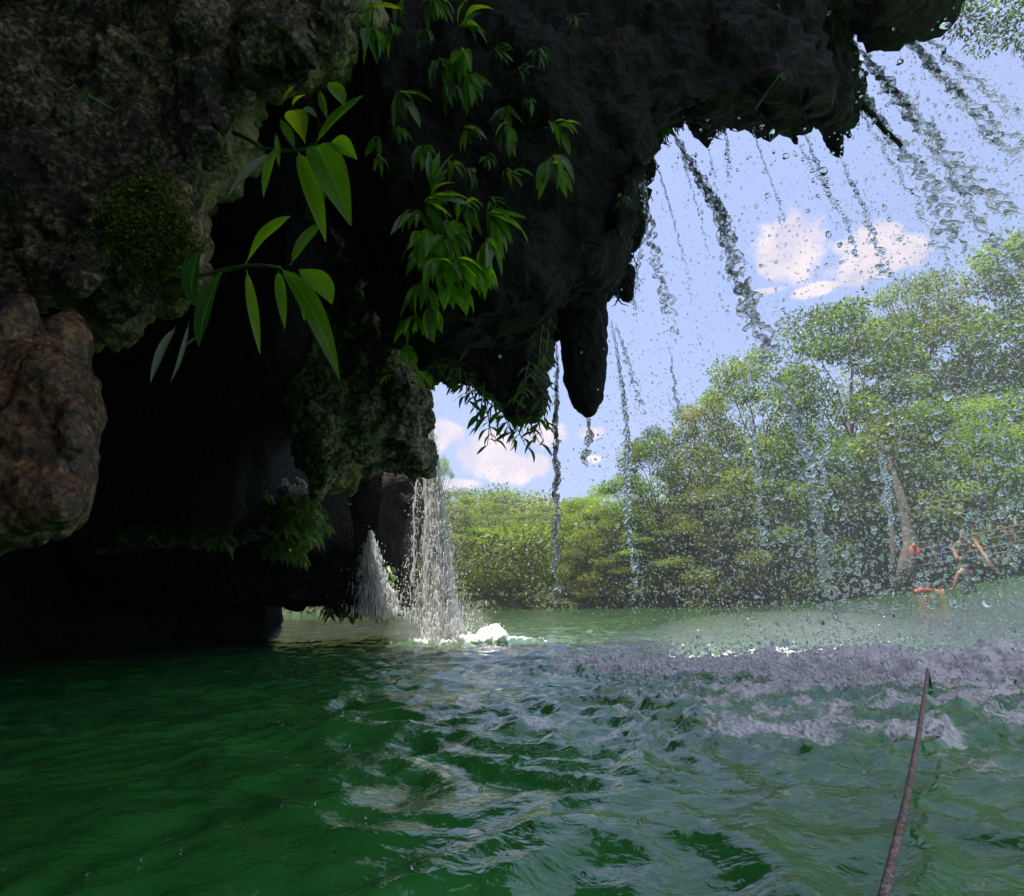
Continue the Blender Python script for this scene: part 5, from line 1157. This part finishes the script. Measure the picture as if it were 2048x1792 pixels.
deck_person(1932, 1108, 'person in a dark shirt standing behind the slanted pole', 'shirt_black', ARM_FWD, 2.6)
deck_person(2010, 1078, 'person in a dark red shirt standing far right on the deck', 'shirt_red', ARM_FWD, 3.3)
def float_(label, x, y, wpx, ang):
    q = on_water(x, y); w_ = wpx * pxs(q.y) * .5; root = thing('rescue_float', label, 'float', (q.x, q.y, q.z + .03)); root.rotation_euler.z = ang; mb = MB()
    n = 9; mb.tube([(-w_ + 2 * w_ * i / n, 0, .05 * math.sin(math.pi * i / n)) for i in range(n + 1)], [min(1, w_ / .25) * (.035 + .045 * math.sin(math.pi * min(1, max(0, (i + .4) / (n + .8))))) for i in range(n + 1)], 10); obj('float_body', mb.mesh('float_body', M['vest']), root)
    mb = MB(); mb.tube([(-w_ * .5, 0, .075), (0, 0, .14), (w_ * .5, 0, .075)], .010, 6); obj('grab_strap', mb.mesh('grab_strap', M['strap']), root)
float_('long orange float in front of the two bathers', 1847, 1186, 36, .1)
float_('short orange float behind the black topped swimmer', 1913, 1166, 22, .2)
float_('small orange float drifting alone before the swimmers', 1853, 1206, 8, .3)
q = U(1829, 1100, 15.9); root = thing('life_vest', 'bright orange life vest hung over the left end of the railing', 'life vest', q); o3 = Vector(q)
mb = MB(); mb.blob((-.08, 0, -.05), (.075, .06, .17), 10, 8); mb.blob((.08, 0, -.07), (.075, .06, .17), 10, 8); obj('vest_panel', mb.mesh('vest_panel', M['vest']), root)
mb = MB(); mb.tube([(-.09, 0, .09), (0, -.02, .14), (.09, 0, .09)], .04, 8); obj('vest_collar', mb.mesh('vest_collar', M['vest']), root)

# ------------------------------------------------------------------ moist air of the river gorge
m, nt, out = mat('moist_air'); pv = N(nt, 'ShaderNodeVolumePrincipled', Density=0.0016, Anisotropy=0.3); pv.inputs['Color'].default_value = (.92, .94, 1, 1); L(nt, pv.outputs[0], out.inputs['Volume'])
mb = MB(); mb.box((0, 40, 13.0), (90, 70, 16.5)); hz = obj('haze', mb.mesh('haze', m, False)); tag(hz, kind='stuff')

r = np.random.default_rng(15); n = 420; bx = -.9 + 2.2 * r.random(n); by = .55 + 2.0 * r.random(n) ** 1.3
ix = np.abs(wx[None, :] - bx[:, None]) if False else None
tree_ = {}
key = np.round(wx / .05).astype(int) * 100003 + np.round(wy / .05).astype(int)
for kk, zz in zip(key[::1], wz): tree_.setdefault(int(kk), zz)
bz = np.array([tree_.get(int(round(a / .05)) * 100003 + int(round(c / .05)), 0.0) for a, c in zip(bx, by)])
drops('surface_bubbles', np.stack([bx, by, bz + .001], 1), .0012 + .0035 * r.random(n) ** 3, 2, .1, 0, 9, 'glass')

# mist hanging where the water lands
m, nt, out = mat('spray_mist'); pv = N(nt, 'ShaderNodeVolumePrincipled', Density=0.45, Anisotropy=0.2); pv.inputs['Color'].default_value = (.97, .97, 1, 1); L(nt, pv.outputs[0], out.inputs['Volume'])
m2, nt, out = mat('thin_mist'); pv = N(nt, 'ShaderNodeVolumePrincipled', Density=0.045, Anisotropy=0.2); pv.inputs['Color'].default_value = (.97, .97, 1, 1); L(nt, pv.outputs[0], out.inputs['Volume'])
m3, nt, out = mat('foot_mist'); pv = N(nt, 'ShaderNodeVolumePrincipled', Density=0.18, Anisotropy=0.2); pv.inputs['Color'].default_value = (.97, .97, 1, 1); L(nt, pv.outputs[0], out.inputs['Volume'])
for c, rad, mm_ in [((.9, 3.05, .05), (.75, .45, .16), m), ((1.7, 2.8, .05), (.7, .45, .26), m), ((2.5, 2.5, .08), (.8, .5, .34), m), ((3.4, 2.4, .1), (.8, .5, .45), m), ((1.5, 3.3, .05), (1.0, .35, .22), m), ((-.62, 4.95, .05), (.5, .4, .3), m3), ((-.70, 5.0, .6), (.3, .3, .9), m2),
                    ((2.1, 2.6, 1.1), (1.5, .55, 1.3), m2), ((1.5, 2.75, .5), (1.3, .5, .7), m2), ((2.9, 2.4, 2.0), (1.3, .5, 1.3), m2)]:
    b = MB(); b.blob(c, rad, 20, 14); tag(obj('mist', b.mesh('mist', mm_)), kind='stuff')
